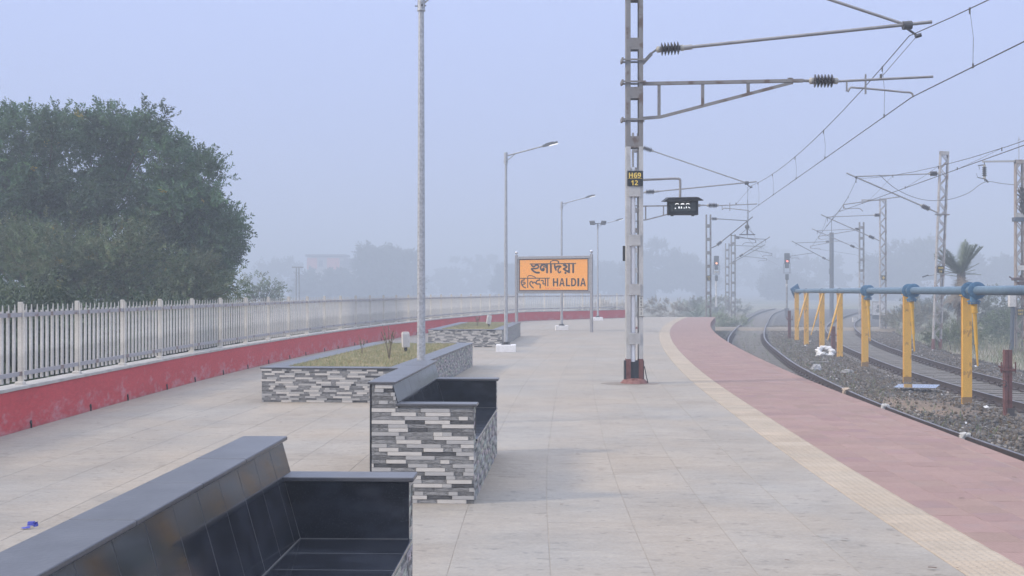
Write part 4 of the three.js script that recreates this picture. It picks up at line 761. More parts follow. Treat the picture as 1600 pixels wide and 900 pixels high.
// ---------------------------------------------------------------- water pipe on yellow supports between the tracks
{
  const sup = [[9.4, 20.4], [9.98, 26.7], [10.72, 33], [11.55, 39.8], [12.4, 46], [13.15, 51.6], [13.65, 56.4], [14.45, 61.7]], Y = 1.615, R = .095;
  const o = thing('water_pipe', 'long blue water pipe with yellow supports and hoses between the tracks', 'pipeline', V(9.98, -.88, 26.7));
  const line = [[8.6, 6], [8.85, 13], ...sup, [14.6, 62.6]].map(([x, d]) => V(x, Y, d)), curve = new THREE.CatmullRomCurve3(line);
  mkW('pipe', new THREE.TubeGeometry(curve, 160, R, 18), MAT.pipeBlue, o);
  mkW('end_plate', [rbox(.55, .55, .04, .005).rotateZ(.5).rotateY(.5).translate(14.52, Y, -62.2), rod(V(14.45, Y, 61.7), V(14.55, Y, 62.4), .16, 12)], MAT.blue, o);
  sup.forEach(([x, d], i) => {
    const w = .2, t = .012, y0 = -.95, y1 = Y - R - .004, h = y1 - y0, yc = (y0 + y1) / 2;
    const c = mkW('support', [box(w, h, t, x, yc, -d + .05), box(w, h, t, x, yc, -d - .05), box(t, h, .1, x - w / 2 + .02, yc, -d), box(t, h, .1, x + w / 2 - .02, yc, -d), rbox(.26, .02, .16, .004, x, y1 - .006, -d)], MAT.yellow, o);
    if (i < 4) mkW('peeled_foot', [box(w + .004, .16, t + .004, x, -.8, -d + .05), box(t + .004, .13, .1, x - w / 2 + .02, -.8, -d)], M({ color: C(.3, .19, .09), map: T.rust, bumpMap: T.grain, bumpScale: .004, roughness: .95 }), c);
    mkW('pipe_strap', [hose(Array.from({ length: 9 }, (_, k) => V(x + Math.cos(k / 8 * Math.PI) * (R + .006), Y + Math.sin(k / 8 * Math.PI) * (R + .006), d)), .008, 5, 24), rod(V(x - R - .006, Y, d), V(x - R - .006, y1 - .05, d), .008, 5), rod(V(x + R + .006, Y, d), V(x + R + .006, y1 - .05, d), .008, 5)], MAT.darkSteel, c);
    const near = i >= 1 && i <= 3, u = clamp((i + 2) / 10, 0, 1), dir = V(sup[Math.min(i + 1, 7)][0] - sup[Math.max(i - 1, 0)][0], 0, sup[Math.min(i + 1, 7)][1] - sup[Math.max(i - 1, 0)][1]).normalize(), back = dir.clone().negate();
    const at = (k, y = Y) => V(x, y, d).addScaledVector(back, k);
    if (near || i === 0) {
      for (const k of [.22, .82]) { const f = mkW('flange', lathedBetween(at(k), at(k + .045), [[0, 0], [.185, 0], [.185, 1], [0, 1]], 24), MAT.blue, o); const sd = new THREE.Vector3().crossVectors(dir, UP).normalize(), bolts = []; for (let b = 0; b < 10; b++) { const a = b / 10 * 6.283, off = sd.clone().multiplyScalar(Math.cos(a) * .148).add(UP.clone().multiplyScalar(Math.sin(a) * .148)); bolts.push(rod(at(k - .02).add(off), at(k + .07).add(off), .016, 6)); } mkW('bolt', bolts, MAT.blue, f); }
      mkW('tee', [rod(at(.6), at(.6, Y - .22), .085, 14), rod(at(.6, Y - .22), at(.6, Y - .25), .14, 16), rod(at(.6, Y - .26), at(.6, Y - .285), .12, 16), ...[0, 1, 2, 3].map((b) => rod(at(.6, Y - .3).add(X3(Math.cos(b * 1.57 + .8) * .11, 0, Math.sin(b * 1.57 + .8) * .11)), at(.6, Y - .2).add(X3(Math.cos(b * 1.57 + .8) * .11, 0, Math.sin(b * 1.57 + .8) * .11)), .014, 6))], MAT.blue, o);
      const e = at(.6, Y - 1.62).add(X3(.06, 0, .05)), s = at(.6, Y - .28);
      mkW('hose', [rod(s, on(s, e, .14), .062, 12, .065), rod(on(s, e, .13), on(s, e, .155), .07, 12), rod(on(s, e, .155), on(s, e, .64), .046, 12, .036), rod(on(s, e, .63), on(s, e, .655), .042, 10), rod(on(s, e, .655), e, .03, 10, .018)], M({ color: C(.74, .42, .04), map: T.mottle, roughness: .5 }), o);
    } else if (i < 7) {
      const s = at(.4, Y - .1), e = at(.4, Y - 1.85).add(X3(-.55, 0, .15));
      mkW('hose', [rod(s, on(s, e, .62), .05, 8, .042), rod(on(s, e, .6), e, .03, 8, .02)], MAT.yellow, o);
    }
  });
}
function railPost(x, d, top, label, wire) {
  const o = thing('rail_post', label, 'rail post', V(x, -.92, d), 0, 'maroon posts made of old rails'), h = top + .92;
  for (const s of [-1, 1]) mk('rail_length', [box(.05, h, .07, s * .037, h / 2, 0), box(.012, h, .12, s * .066, h / 2, 0), box(.062, h, .022, s * .037, h / 2, .05)], MAT.maroon, o);
  mk('clamp', [rbox(.24, .05, .17, .008, 0, h * .7, 0), rod(X3(-.14, h * .66, .05), X3(-.14, h * .82, .05), .014, 6), rod(X3(.14, h * .66, .05), X3(.14, h * .82, .05), .014, 6), rod(X3(-.2, h * .76, .05), X3(-.1, h * .72, .05), .018, 6)], MAT.maroon, o);
  if (wire) mk('wire_loop', [new THREE.TorusGeometry(.08, .007, 5, 20).rotateX(.5).translate(-.13, h * .5, .09), new THREE.TorusGeometry(.066, .006, 5, 20).rotateX(.9).translate(-.12, h * .48, .1), hose([X3(.02, h - .02, 0), X3(.05, h + .1, 0), X3(.1, h + .2, -.02)], .006, 5)], MAT.wire, o);
  if (wire) mk('buried_foot', rbox(.14, .34, .03, .006, .04, .02, .07), M({ color: C(.08, .07, .07), map: T.mottle, roughness: .9 }), o);
}
railPost(9.9, 24.3, .43, 'maroon double rail post with a wire loop near the right edge', true);
railPost(12.68, 48, .21, 'maroon rail post standing between the yellow pipe supports', false);
railPost(14.35, 62.9, .6, 'distant maroon rail post left of the blue pipe end', false);

// ---------------------------------------------------------------- loose things on the track bed and platform
function lump(r, seed, sx, sy, sz, amp = .25) { const g = new THREE.IcosahedronGeometry(1, 3), p = g.attributes.position; for (let i = 0; i < p.count; i++) { const x = p.getX(i), y = p.getY(i), z = p.getZ(i), k = 1 + amp * (2 * fbm(x * .5 + 3 + seed, y * .5 + z * .37 + 5, 64, 64, 3, seed) - 1) * 2; p.setXYZ(i, x * k * sx * r, y * k * sy * r, z * k * sz * r); } g.deleteAttribute('normal'); g.deleteAttribute('uv'); g.computeVertexNormals(); return g; }
{
  const o = thing('glass_sheet', 'shiny flat pane lying on the stones by a yellow support', 'pane', V(10.02, bed(10.02, 30.1) + .15, 30.1), -.5);
  mk('pane', rbox(1.0, .012, .66, .002).rotateZ(.02).rotateX(.06), M({ color: C(.55, .6, .66), roughness: .06, metalness: .9 }), o);
  const s = thing('plastic_sack', 'crumpled white plastic sack rolled into a ring on the stones', 'sack', V(12.1, bed(12.1, 47) + .1, 47));
  const tor = new THREE.TorusGeometry(.2, .075, 10, 40).scale(1.25, 1, 1).rotateX(-.75); { const p = tor.attributes.position; for (let i = 0; i < p.count; i++) { const k = 1 + .22 * Math.sin(p.getX(i) * 41) * Math.cos(p.getY(i) * 37) + .15 * Math.sin(p.getZ(i) * 60 + p.getX(i) * 20); p.setXYZ(i, p.getX(i) * k, p.getY(i) * k + .07, p.getZ(i) * k); } tor.computeVertexNormals(); }
  mk('ring', [tor], M({ color: C(.72, .71, .7), roughness: .55 }), s); mk('tail', [lump(.17, 4, 1.1, .4, .8).rotateZ(.35).translate(-.22, -.02, .18)], M({ color: C(.66, .65, .63), roughness: .6 }), s);
  const rockM = M({ color: C(.36, .35, .34), map: T.mottle, bumpMap: T.grain, bumpScale: .01, roughness: .9 });
  const put = (name, label, cat, x, d, g, m, group) => { g.translate(x, bed(x, d), -d); const o2 = mk(name, g.translate(-x, -bed(x, d), d), m); o2.position.set(x, bed(x, d), -d); return tag(o2, label, cat, group); };
  put('rock', 'pale lump of stone beside the nearer rail', 'rock', 9.5, 38, lump(.15, 2, 1, 1, .8).translate(0, .08, 0), M({ color: C(.5, .5, .52), map: T.mottle, roughness: .8 }));
  put('rock', 'grey rock in the stones right of the pale lump', 'rock', 10.15, 36.8, lump(.16, 3, 1.3, .6, .8).translate(0, .06, 0), rockM);
  put('plank', 'pale grey plank lying on the stones behind the sack', 'plank', 11.75, 50.2, rbox(.95, .03, .2, .005).rotateZ(.04).rotateY(.25).translate(0, .05, 0), MAT.sleeper);
  put('plank', 'short grey slat lying on the stones in front of the sack', 'plank', 10.6, 42, rbox(.62, .03, .12, .005).rotateY(.1).translate(0, .05, 0), rockM);
  for (const [d, w, l] of [[28.2, .2, 'tan rag draped over the nearer rail'], [24.2, .1, 'small white scrap stuck on the nearer rail'], [19.3, .12, 'grey rag on the nearer rail close to the platform edge']]) { const x = rail1R(d), y = RAIL; const g = lump(.09, Math.round(d), 1, .45, w * 6); const m = mk('rag', [g.clone().translate(0, .02, 0), lump(.08, 9, .5, 1.1, w * 5).translate(-.06, -.05, .03)], M({ color: d > 26 ? C(.45, .36, .28) : C(.5, .49, .47), roughness: .9 })); m.position.set(x, y, -d); tag(m, l, 'rag'); }
  const r = rng(19), pg = () => { const g = new THREE.PlaneGeometry(1, .7, 3, 3), p = g.attributes.position; for (let i = 0; i < p.count; i++) p.setZ(i, rr(r, -.12, .12)); g.computeVertexNormals(); return prep(g); }, shapes = [pg(), pg(), pg()];
  { const N = 30, im = new THREE.InstancedMesh(shapes[0], M({ roughness: .7 }), N), m4 = new THREE.Matrix4(), q = new THREE.Quaternion(), c = new THREE.Color(); for (let i = 0; i < N; i++) { const d = 18 + 60 * r(), x = i < 22 ? lerp(rail1R(d) + .2, rail2L(d) - .2, r()) : lerp(rail2L(d) + 2, rail2L(d) + 4.5, r()), s2 = rr(r, .04, .11); q.setFromEuler(new THREE.Euler(-1.3 + r() * .4, 0, r() * 6)); m4.compose(V(x, bed(x, d) + .05, d), q, X3(s2, s2, s2)); im.setMatrixAt(i, m4); im.setColorAt(i, i % 4 ? c.setRGB(.66, .66, .65) : c.setRGB(.45, .47, .55)); } im.name = 'litter'; im.castShadow = im.receiveShadow = true; scene.add(im); tag(im, 'small pale scraps of litter strewn over the track stones', null, null, 'stuff'); }
  const w = thing('wrapper', 'crumpled bright blue wrapper on the platform behind the nearest bench', 'wrapper', V(-3.24, 0, 8.2)); mk('foil', [shapes[0].clone().scale(.05, .045, .045).rotateX(-.5).translate(0, .035, 0), shapes[1].clone().scale(.035, .045, .045).rotateY(1).translate(.03, .03, 0), shapes[2].clone().scale(.06, .04, .04).rotateX(-1.4).translate(-.03, .012, .02)], M({ color: C(.04, .05, .36), roughness: .35 }), w);
  const lg = (() => { const g = new THREE.PlaneGeometry(.05, .02, 4, 1), p = g.attributes.position; for (let i = 0; i < p.count; i++) p.setZ(i, Math.cos(p.getX(i) * 30) * .004); g.rotateX(-1.45); g.computeVertexNormals(); return prep(g); })();
  const lm = M({ color: C(.12, .08, .06), roughness: .9 }), N = 46, im = new THREE.InstancedMesh(lg, lm, N), m4 = new THREE.Matrix4(), q = new THREE.Quaternion();
  for (let i = 0; i < N; i++) { const d = 6.8 + 22 * r() * r(), x = rr(r, Math.max(wallLine(d) + .3, -.42 * d), stripLine(d) + 2), s = rr(r, .25, 1.0); q.setFromEuler(new THREE.Euler(0, r() * 6, 0)); m4.compose(V(x, .012, d), q, X3(s, s, s)); im.setMatrixAt(i, m4); }
  im.name = 'fallen_leaves'; im.castShadow = true; scene.add(im); tag(im, 'tiny dry leaves and crumbs strewn over the platform paving', null, null, 'stuff');
}

// ---------------------------------------------------------------- signals, board and street lamp beyond the platform
function signal(x, d, label, white) {
  const o = thing('rail_signal', label, 'signal', V(x, -.95, d), 0, 'colour light signals beside the first track'), s = 1.1;
  mk('base', rbox(.4, .9, .4, .03, 0, .45, 0), M({ color: C(.12, .12, .14), map: T.mottle, roughness: .8 }), o);
  mk('post', rod(X3(0, .5, 0), X3(0, 4.2, 0), .09, 10), white ? MAT.white : MAT.oldSteel, o);
  mk('band', [rod(X3(0, 3.1, 0), X3(0, 3.25, 0), .14, 10), rod(X3(0, 2.95, 0), X3(0, 3.0, 0), .12, 10), rod(X3(.0, 3.55, 0), X3(.0, 3.6, 0), .12, 8)], MAT.white, o);
  mk('junction_box', [rbox(.3, .55, .26, .03, 0, 3.95, .05), new THREE.ConeGeometry(.16, .25, 8).rotateX(Math.PI).translate(0, 3.6, .05)], MAT.black, o);
  mk('signal_head', [rbox(.54, 1.05, .1, .05, 0, 5.75, .1), rbox(.36, .5, .22, .03, 0, 5.05, .02)], MAT.black, o);
  mk('hood', new THREE.CylinderGeometry(.13, .13, .22, 16, 1, true, -Math.PI / 2, Math.PI).rotateX(Math.PI / 2).translate(0, 5.5, .24), MAT.black, o);
  mk('signal_lamp', new THREE.CircleGeometry(.105, 20).translate(0, 5.48, .158), M({ color: C(.5, .1, .05), emissive: white ? C(1, .42, .22) : C(1, .22, .16), emissiveIntensity: 2.6, roughness: .3 }), o);
  mk('cage', [-.3, .3].flatMap((a) => [rod(X3(a, 4.35, .2), X3(a, 5.3, .2), .015, 5), rod(X3(a, 4.35, -.2), X3(a, 5.3, -.2), .015, 5)]).concat([box(.64, .04, .44, 0, 4.33, 0)]), MAT.darkSteel, o);
  if (white) mk('call_on_box', [rbox(.44, .26, .2, .02, 0, 4.55, .12), rod(X3(0, 4.55, .2), X3(0, 4.55, .24), .06, 10)], MAT.cap, o);
}
signal(21.5, 128, 'nearer signal with an orange lamp and white post beyond the platform end', true);
signal(26.9, 119, 'signal with a red lamp between the two far tracks', false);
{ const o = thing('marker_signal', 'tiny white marker post far down the track', 'marker post', V(37.2, -.95, 205)); mk('post', rod(X3(0, 0, 0), X3(0, 1.6, 0), .16, 8), MAT.white, o); mk('head', rbox(.5, .8, .3, .04, 0, 2.0, 0), MAT.black, o); }
{
  const o = thing('notice_board', 'white square board with a dark emblem behind a lattice mast', 'notice board', V(33.2, -.95, 110), 0);
  mk('dado', rbox(1.2, .4, .2, .02, 0, .2, 0), MAT.black, o); mk('panel', rbox(1.2, 1.2, .1, .02, 0, .98, 0), MAT.white, o);
  mk('emblem', [new THREE.CylinderGeometry(.17, .17, .02, 16).rotateX(Math.PI / 2).translate(-.05, 1.15, .06), new THREE.CylinderGeometry(.24, .24, .02, 16).rotateX(Math.PI / 2).scale(1, .7, 1).translate(-.08, .78, .06)], M({ color: C(.2, .21, .2), roughness: .8 }), o);
  mk('rim', [box(1.24, .06, .14, 0, 1.6, 0), box(.06, 1.2, .13, -.6, .98, 0), box(.06, 1.2, .13, .6, .98, 0)], M({ color: C(.4, .38, .36), roughness: .8 }), o);
  const b = thing('track_marker', 'small white block beside the far track', 'marker', V(27.6, -.95, 98)); mk('block', rbox(.3, .42, .3, .02, 0, .2, 0), MAT.white, b); mk('cap', rbox(.34, .06, .34, .015, 0, .43, 0), MAT.concrete, b);
  const l = thing('street_lamp', 'double armed street lamp mostly hidden by the leaning mast', 'street lamp', V(28.2, -1, 80)); mk('pole', rod(X3(0, 0, 0), X3(0, 3.9, 0), .05, 8), MAT.oldSteel, l);
  for (const s of [-1, 1]) { mk('arm', rod(X3(0, 3.75, 0), X3(s * .85, 3.72 - (s < 0 ? .12 : -.1), 0), .025, 6), MAT.oldSteel, l); mk('lamp_head', rbox(.4, .09, .16, .03, 0, 0, 0).rotateZ(s < 0 ? .3 : -.1).translate(s * 1.0, 3.6 + (s > 0 ? .24 : 0), 0), MAT.black, l); }
}
// ---------------------------------------------------------------- trees, palms, tall grass and far buildings
function sprayGeo(seed, n, len, wid, spread) {            // a twig one unit long with small leaves along it
  const r = rng(seed), g = [];
  const leaf = (L, W) => { const q = new THREE.BufferGeometry(); q.setAttribute('position', new THREE.Float32BufferAttribute([0, 0, 0, W / 2, L * .45, W * .18, 0, L, 0, 0, 0, 0, 0, L, 0, -W / 2, L * .45, W * .18], 3)); return q; };
  for (let i = 0; i < n; i++) { const t = (i + .5) / n, q = leaf(len * rr(r, .7, 1.2), wid * rr(r, .8, 1.2)); q.rotateY(r() * 6.28).rotateZ((i % 2 ? 1 : -1) * rr(r, .5, 1.25) * spread).rotateX(rr(r, -.7, .7)).translate(0, t, .12 * Math.sin(t * 3) + rr(r, -.04, .04)); q.computeVertexNormals(); g.push(prep(q)); }
  g.push(prep(rod(X3(0, -.1, 0), X3(0, .97, .03), .012, 3, .004)));
  return mergeGeometries(g);
}
const feather = [1, 2, 3].map((s) => sprayGeo(s, 13, .32, .15, 1.1)), broad = [4, 5].map((s) => sprayGeo(s, 9, .5, .3, 1));
const leafM = M({ roughness: .85, transmission: .3, thickness: 0 }), leafFar = M({ roughness: .95 }), barkM = M({ color: C(.12, .1, .085), map: T.bark, bumpMap: T.bark, bumpScale: .01, roughness: .95 });
function tree(name, label, cat, group, o) {
  const [bx, by, bd] = o.base, t = thing(name, label, cat, V(bx, by, bd), 0, group), r = rng(o.seed), geos = o.geo ?? feather;
  const top = V(bx, by + o.trunk, bd), limbs = [], trunk = [];
  if (o.trunk) trunk.push(rod(V(bx, by - .2, bd), V(bx + .05, by + o.trunk * .5, bd), o.r, 9, o.r * .8), rod(V(bx + .05, by + o.trunk * .5, bd), top, o.r * .8, 9, o.r * .66));
  const per = [[]], mid = V(0, 0, 0); let vol = 0; for (const l of o.lobes) { vol += l[3] * l[4] + l[4] * l[5]; }
  for (const [lx, ly, ld, rx, ry, rd] of o.lobes) {
    const c = V(lx, ly, ld), k = Math.max(3, Math.round(o.clumps * (rx * ry + ry * rd) / vol)), fork = top.clone().lerp(c, .62).add(X3(0, -.15 * ry, 0));
    limbs.push(rod(top, fork, o.r * .5, 6, o.r * .28));
    for (let i = 0; i < k; i++) {
      const z = rr(r, -.75, 1), a = r() * 6.283, q = Math.sqrt(1 - z * z), rad = Math.pow(r(), .45), n = X3(Math.cos(a) * q, z, Math.sin(a) * q), bump = .82 + .36 * fbm(n.x * 2 + 9, n.y * 2 + n.z + 9, 64, 64, 3, o.seed);
      const p = X3(c.x + n.x * rx * rad * bump, c.y + n.y * ry * rad * bump, c.z + n.z * rd * rad * bump);
      if (p.y < by + .1) continue;
      if (i % (o.twigEvery ?? 2) === 0) limbs.push(rod(fork, p, o.r * .14, 4, .012));
      const stray = o.trunk > 1.5 && !o.mat && i % 7 === 0; if (stray) p.sub(c).multiplyScalar(1.16).add(c);
      const shade = rr(r, .62, 1.4), m = Math.round(o.sprays * rr(r, .6, 1.4) * (stray ? .35 : 1)), cr = o.cr * rr(r, .7, 1.2);
      for (let s = 0; s < m; s++) {
        const e = X3(rr(r, -1, 1), rr(r, -.7, .8), rr(r, -1, 1)).normalize().multiplyScalar(cr * Math.pow(r(), .6)), pos = p.clone().add(e);
        const dir = n.clone().multiplyScalar(.9).add(e.clone().divideScalar(cr).multiplyScalar(.8)).add(X3(rr(r, -.6, .6), rr(r, -.5, .4) + (o.lift ?? 0), rr(r, -.6, .6))).normalize();
        per[0].push([pos, dir, o.size * rr(r, .6, 1.35), r(), shade]);
      }
    }
  }
  if (trunk.length) mkW('trunk', trunk, barkM, t); if (limbs.length && o.r) mkW('limbs', limbs, barkM, t);
  t.updateWorldMatrix(true, false); const inv = t.matrixWorld.clone().invert(), m4 = new THREE.Matrix4(), qt = new THREE.Quaternion(), col = new THREE.Color(), tw = new THREE.Quaternion();
  [geos[o.seed % geos.length]].forEach((g, gi) => {
    const L = per[gi]; if (!L.length) return; const im = new THREE.InstancedMesh(g, o.mat ?? leafM, L.length);
    L.forEach(([p, d, s, v, sh], i) => { qt.setFromUnitVectors(UP, d); tw.setFromAxisAngle(UP, v * 40); qt.multiply(tw); m4.compose(p, qt, X3(s, s, s)).premultiply(inv); im.setMatrixAt(i, m4); const c = v < (o.dry ?? .004) ? [.34, .27, .04] : o.colors[Math.floor(v * 97) % o.colors.length], k = (.75 + .5 * ((v * 31) % 1)) * sh; im.setColorAt(i, col.setRGB(c[0] * k, c[1] * k, c[2] * k)); });
    im.name = 'crown'; tag(im, null, null, null, 'stuff'); im.castShadow = im.receiveShadow = true; t.add(im);
  });
  return t;
}
const G1 = [[.052, .118, .052], [.042, .094, .048], [.078, .15, .055], [.06, .122, .062]], G2 = [[.12, .165, .07], [.1, .145, .066], [.145, .165, .08], [.08, .13, .06]], G3 = [[.06, .08, .055], [.07, .085, .06]];
tree('acacia_tree', 'big dark green tree at the left edge behind the fence', 'tree', null, { base: [-14.6, -1, 38.5], trunk: 2.2, r: .3, seed: 301, clumps: 300, sprays: 66, cr: .58, size: .33, colors: G1, lift: .0, lobes: [[-14.8, 5.1, 38, 3.0, 2.3, 2.8], [-11.9, 5.2, 37.6, 2.3, 1.95, 2.4], [-17.8, 4.6, 38.5, 2.8, 2.6, 3], [-13.6, 2.6, 37, 4.2, 1.9, 2.6], [-19, 2.5, 38, 3, 2.4, 3]] });
tree('acacia_tree', 'right hand lobe of dark green trees with drooping sprays against the sky', 'tree', null, { base: [-9.6, -1, 36.5], trunk: 1.9, r: .2, seed: 302, clumps: 150, sprays: 44, cr: .5, size: .3, colors: G1, lift: -.15, lobes: [[-10.3, 4.5, 36.2, 1.5, 1.5, 1.7], [-9.4, 3.6, 36, 1.2, 1.5, 1.5], [-8.8, 2.9, 35.8, .75, 1.1, 1.1], [-10.2, 1.9, 35.8, 1.9, 1.3, 1.8], [-9.1, 1.5, 35.5, .85, .7, 1]] });
tree('thorn_bush', 'paler olive thorn bush in front of the dark trees, behind the fence', 'bush', null, { base: [-11.2, -1, 31.5], trunk: .7, r: .09, seed: 303, clumps: 130, sprays: 50, cr: .55, size: .22, colors: G2, lift: .2, lobes: [[-10.4, 2.2, 31.2, 1.9, 1.4, 1.4], [-12.8, 2.0, 31.5, 2.1, 1.3, 1.4], [-8.4, 1.5, 31.4, 1.3, 1.0, 1.2], [-11.5, .7, 30.8, 3.2, 1.2, 1.3]] });
tree('thorn_bush', 'dark thicket low behind the first bays of the fence', 'bush', null, { base: [-8.6, -1, 24.5], trunk: .5, r: .07, seed: 304, clumps: 260, sprays: 56, cr: .5, size: .22, colors: [[.05, .09, .045], [.06, .1, .05], [.045, .075, .04], G2[1]], lift: .2, lobes: [[-7.7, .3, 20.3, 1.2, 1.15, 1.2], [-6.9, .2, 22.6, .8, 1.05, 1.1], [-8.9, .4, 21.5, 1.2, 1.2, 1.2], [-10.6, .5, 24.2, 1.4, 1.1, 1.3], [-8.9, .4, 23.8, 1.2, 1.1, 1.2], [-8.1, .3, 26.2, 1.1, 1.1, 1.2], [-7.7, .2, 28.8, 1, 1, 1.2], [-8.2, .2, 31.5, 1.1, .9, 1.2], [-8.3, .2, 34, 1.1, .9, 1.2]] });
tree('bare_tree', 'small half bare tree in the field right of the dark trees', 'tree', null, { base: [-14.8, -1, 71], trunk: 1.3, r: .12, seed: 305, clumps: 60, sprays: 7, cr: .4, size: .3, colors: G2, twigEvery: 1, lobes: [[-15.1, 1.7, 71, 1.0, 1.0, 1], [-14.3, 1.5, 71, .8, .9, 1], [-15.6, .9, 71, .8, .7, .8], [-13.8, .8, 71, .8, .7, .8]] });

// hazy trees: [label, x, d, top y, half width, seed, kind]
const far = [
  ['hazy round tree left of centre, beyond the field', -19.6, 190, [[-21.2, 4.6, 190, 2.9, 3.6, 3], [-17.9, 4.9, 190, 2.8, 3.9, 3], [-19.8, 1.6, 190, 4.4, 2.6, 3.5], [-16.2, 2.2, 190, 1.6, 2.6, 2]], 311, 3400],
  ['hazy dark bushy trees below the far building', -30, 195, [[-32.2, 1.6, 195, 2.4, 2.4, 2.5], [-28.9, 1.9, 195, 2.8, 2.8, 2.5], [-26.2, 1.2, 195, 2.2, 2.4, 2]], 312, 1900],
  ['faint trees left of the far building', -51, 270, [[-55.5, 3.6, 270, 3.6, 4.2, 3], [-51, 4.4, 270, 4, 4.2, 3], [-46.8, 3.4, 270, 3, 3.6, 3]], 313, 1800],
  ['faint wood between the tall lamp post and the name board', -9, 320, [[-14, 4.5, 320, 5, 5.5, 4], [-6.5, 5.4, 320, 4.6, 5.6, 4], [-20, 2.8, 320, 4, 3.8, 3], [-1, 3.6, 320, 4, 4, 3]], 314, 2300],
  ['hazy trees just left of the name board', .6, 235, [[-.6, 3, 235, 2.6, 3.4, 2.5], [2.4, 3.4, 235, 2.6, 3.6, 2.5]], 315, 1500],
  ['hazy trees to the right of the name board', 18.5, 260, [[16, 3.3, 260, 3.4, 4, 3], [20.5, 3.8, 260, 3.8, 4.2, 3], [24.5, 3.6, 260, 3.2, 4, 3]], 316, 2000],
  ['hazy tall trees just right of the near mast', 27, 230, [[24, 4, 230, 3, 4.6, 3], [28, 5.4, 230, 3.4, 5, 3], [32, 4.6, 230, 3.4, 4.6, 3], [35.5, 3.4, 230, 3, 3.8, 3]], 317, 2600],
  ['faint broad trees above the far track bend', 56, 330, [[49, 5.5, 330, 5, 6.5, 4], [57, 6.2, 330, 5, 6.6, 4], [65, 7, 330, 5.5, 7.4, 4], [72, 6.4, 330, 4.5, 7, 4]], 318, 2600],
  ['hazy dark tree behind the signal with the red lamp', 49.5, 215, [[47.5, 1.8, 215, 3, 3, 2.5], [51, 1.6, 215, 2.6, 2.8, 2.5]], 319, 1400],
  ['faint trees behind the round steel pole', 62, 260, [[58, 4.4, 260, 3.6, 4.6, 3], [64, 4.2, 260, 4, 4.8, 3], [69, 3.8, 260, 3.4, 4.4, 3]], 320, 2000],
  ['large hazy tree behind the lattice masts', 67, 205, [[65, 6.2, 205, 3.2, 4.8, 3], [69.2, 5.8, 205, 3.2, 4.4, 3], [62, 3.4, 205, 3.2, 4, 3], [67, 2.2, 205, 5, 3.2, 4]], 321, 3200],
  ['hazy tree behind the palm', 86, 215, [[82.5, 3.6, 215, 3.4, 4, 3], [87, 4.2, 215, 3, 4, 3], [91, 3.4, 215, 3, 3.8, 3]], 322, 2000],
];
const K = 1.65;   // the distant rows stand well out in the haze
for (const [label, x, d, lobes, seed, n] of far) tree('distant_tree', label, 'trees', 'hazy trees in the distance', { base: [x * K, -1, d * K], trunk: 2 * K, r: .28 * K, seed, clumps: Math.round(n / 26), sprays: 26, cr: 1.1 * K, size: .95 * K, colors: G3, geo: broad, mat: leafFar, lobes: lobes.map(([a, b, c, e, f, g]) => [a * K, 1.6 + (b - 1.6) * K, c * K, e * K, f * K, g * K]), dry: 0, twigEvery: 3 });

// bushes around the tracks, extra haze mixed into the pale colours of far ones: [label, x, d, lobes, seed, colours, n, size]
const bushes = [
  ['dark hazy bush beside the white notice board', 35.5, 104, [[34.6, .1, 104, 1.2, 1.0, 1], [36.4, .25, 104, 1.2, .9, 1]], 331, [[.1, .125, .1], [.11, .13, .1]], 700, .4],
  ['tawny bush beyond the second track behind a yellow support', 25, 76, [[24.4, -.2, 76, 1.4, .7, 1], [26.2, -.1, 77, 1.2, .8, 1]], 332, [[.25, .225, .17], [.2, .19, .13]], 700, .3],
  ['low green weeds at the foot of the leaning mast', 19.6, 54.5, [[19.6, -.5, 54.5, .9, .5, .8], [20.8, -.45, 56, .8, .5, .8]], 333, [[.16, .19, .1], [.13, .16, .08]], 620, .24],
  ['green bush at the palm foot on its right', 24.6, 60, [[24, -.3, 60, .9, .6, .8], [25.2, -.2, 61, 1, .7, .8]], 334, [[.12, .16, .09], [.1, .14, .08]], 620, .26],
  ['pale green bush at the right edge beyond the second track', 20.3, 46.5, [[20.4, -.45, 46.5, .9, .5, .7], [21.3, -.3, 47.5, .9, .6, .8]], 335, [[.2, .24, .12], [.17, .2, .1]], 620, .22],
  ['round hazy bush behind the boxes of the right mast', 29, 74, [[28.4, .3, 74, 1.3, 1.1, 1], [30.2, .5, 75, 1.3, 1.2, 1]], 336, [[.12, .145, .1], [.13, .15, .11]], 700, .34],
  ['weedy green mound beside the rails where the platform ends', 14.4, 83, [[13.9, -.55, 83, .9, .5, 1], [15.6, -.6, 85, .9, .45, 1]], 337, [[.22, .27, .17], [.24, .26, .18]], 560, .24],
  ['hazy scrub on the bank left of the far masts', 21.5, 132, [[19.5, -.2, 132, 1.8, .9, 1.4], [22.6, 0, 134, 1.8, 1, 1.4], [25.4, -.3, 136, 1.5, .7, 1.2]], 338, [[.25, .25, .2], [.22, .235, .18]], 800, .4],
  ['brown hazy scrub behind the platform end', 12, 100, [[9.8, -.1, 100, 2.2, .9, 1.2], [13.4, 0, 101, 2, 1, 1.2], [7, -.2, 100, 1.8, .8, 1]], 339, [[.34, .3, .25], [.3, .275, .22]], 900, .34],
];
for (const [label, x, d, lobes, seed, colors, n, size] of bushes) tree('bush', label, 'bush', null, { base: [x, -1.05, d], trunk: .3, r: .03, seed, clumps: Math.round(n / 14), sprays: 14, cr: .35, size, colors, mat: leafFar, lobes, dry: 0, twigEvery: 4, lift: .4 });

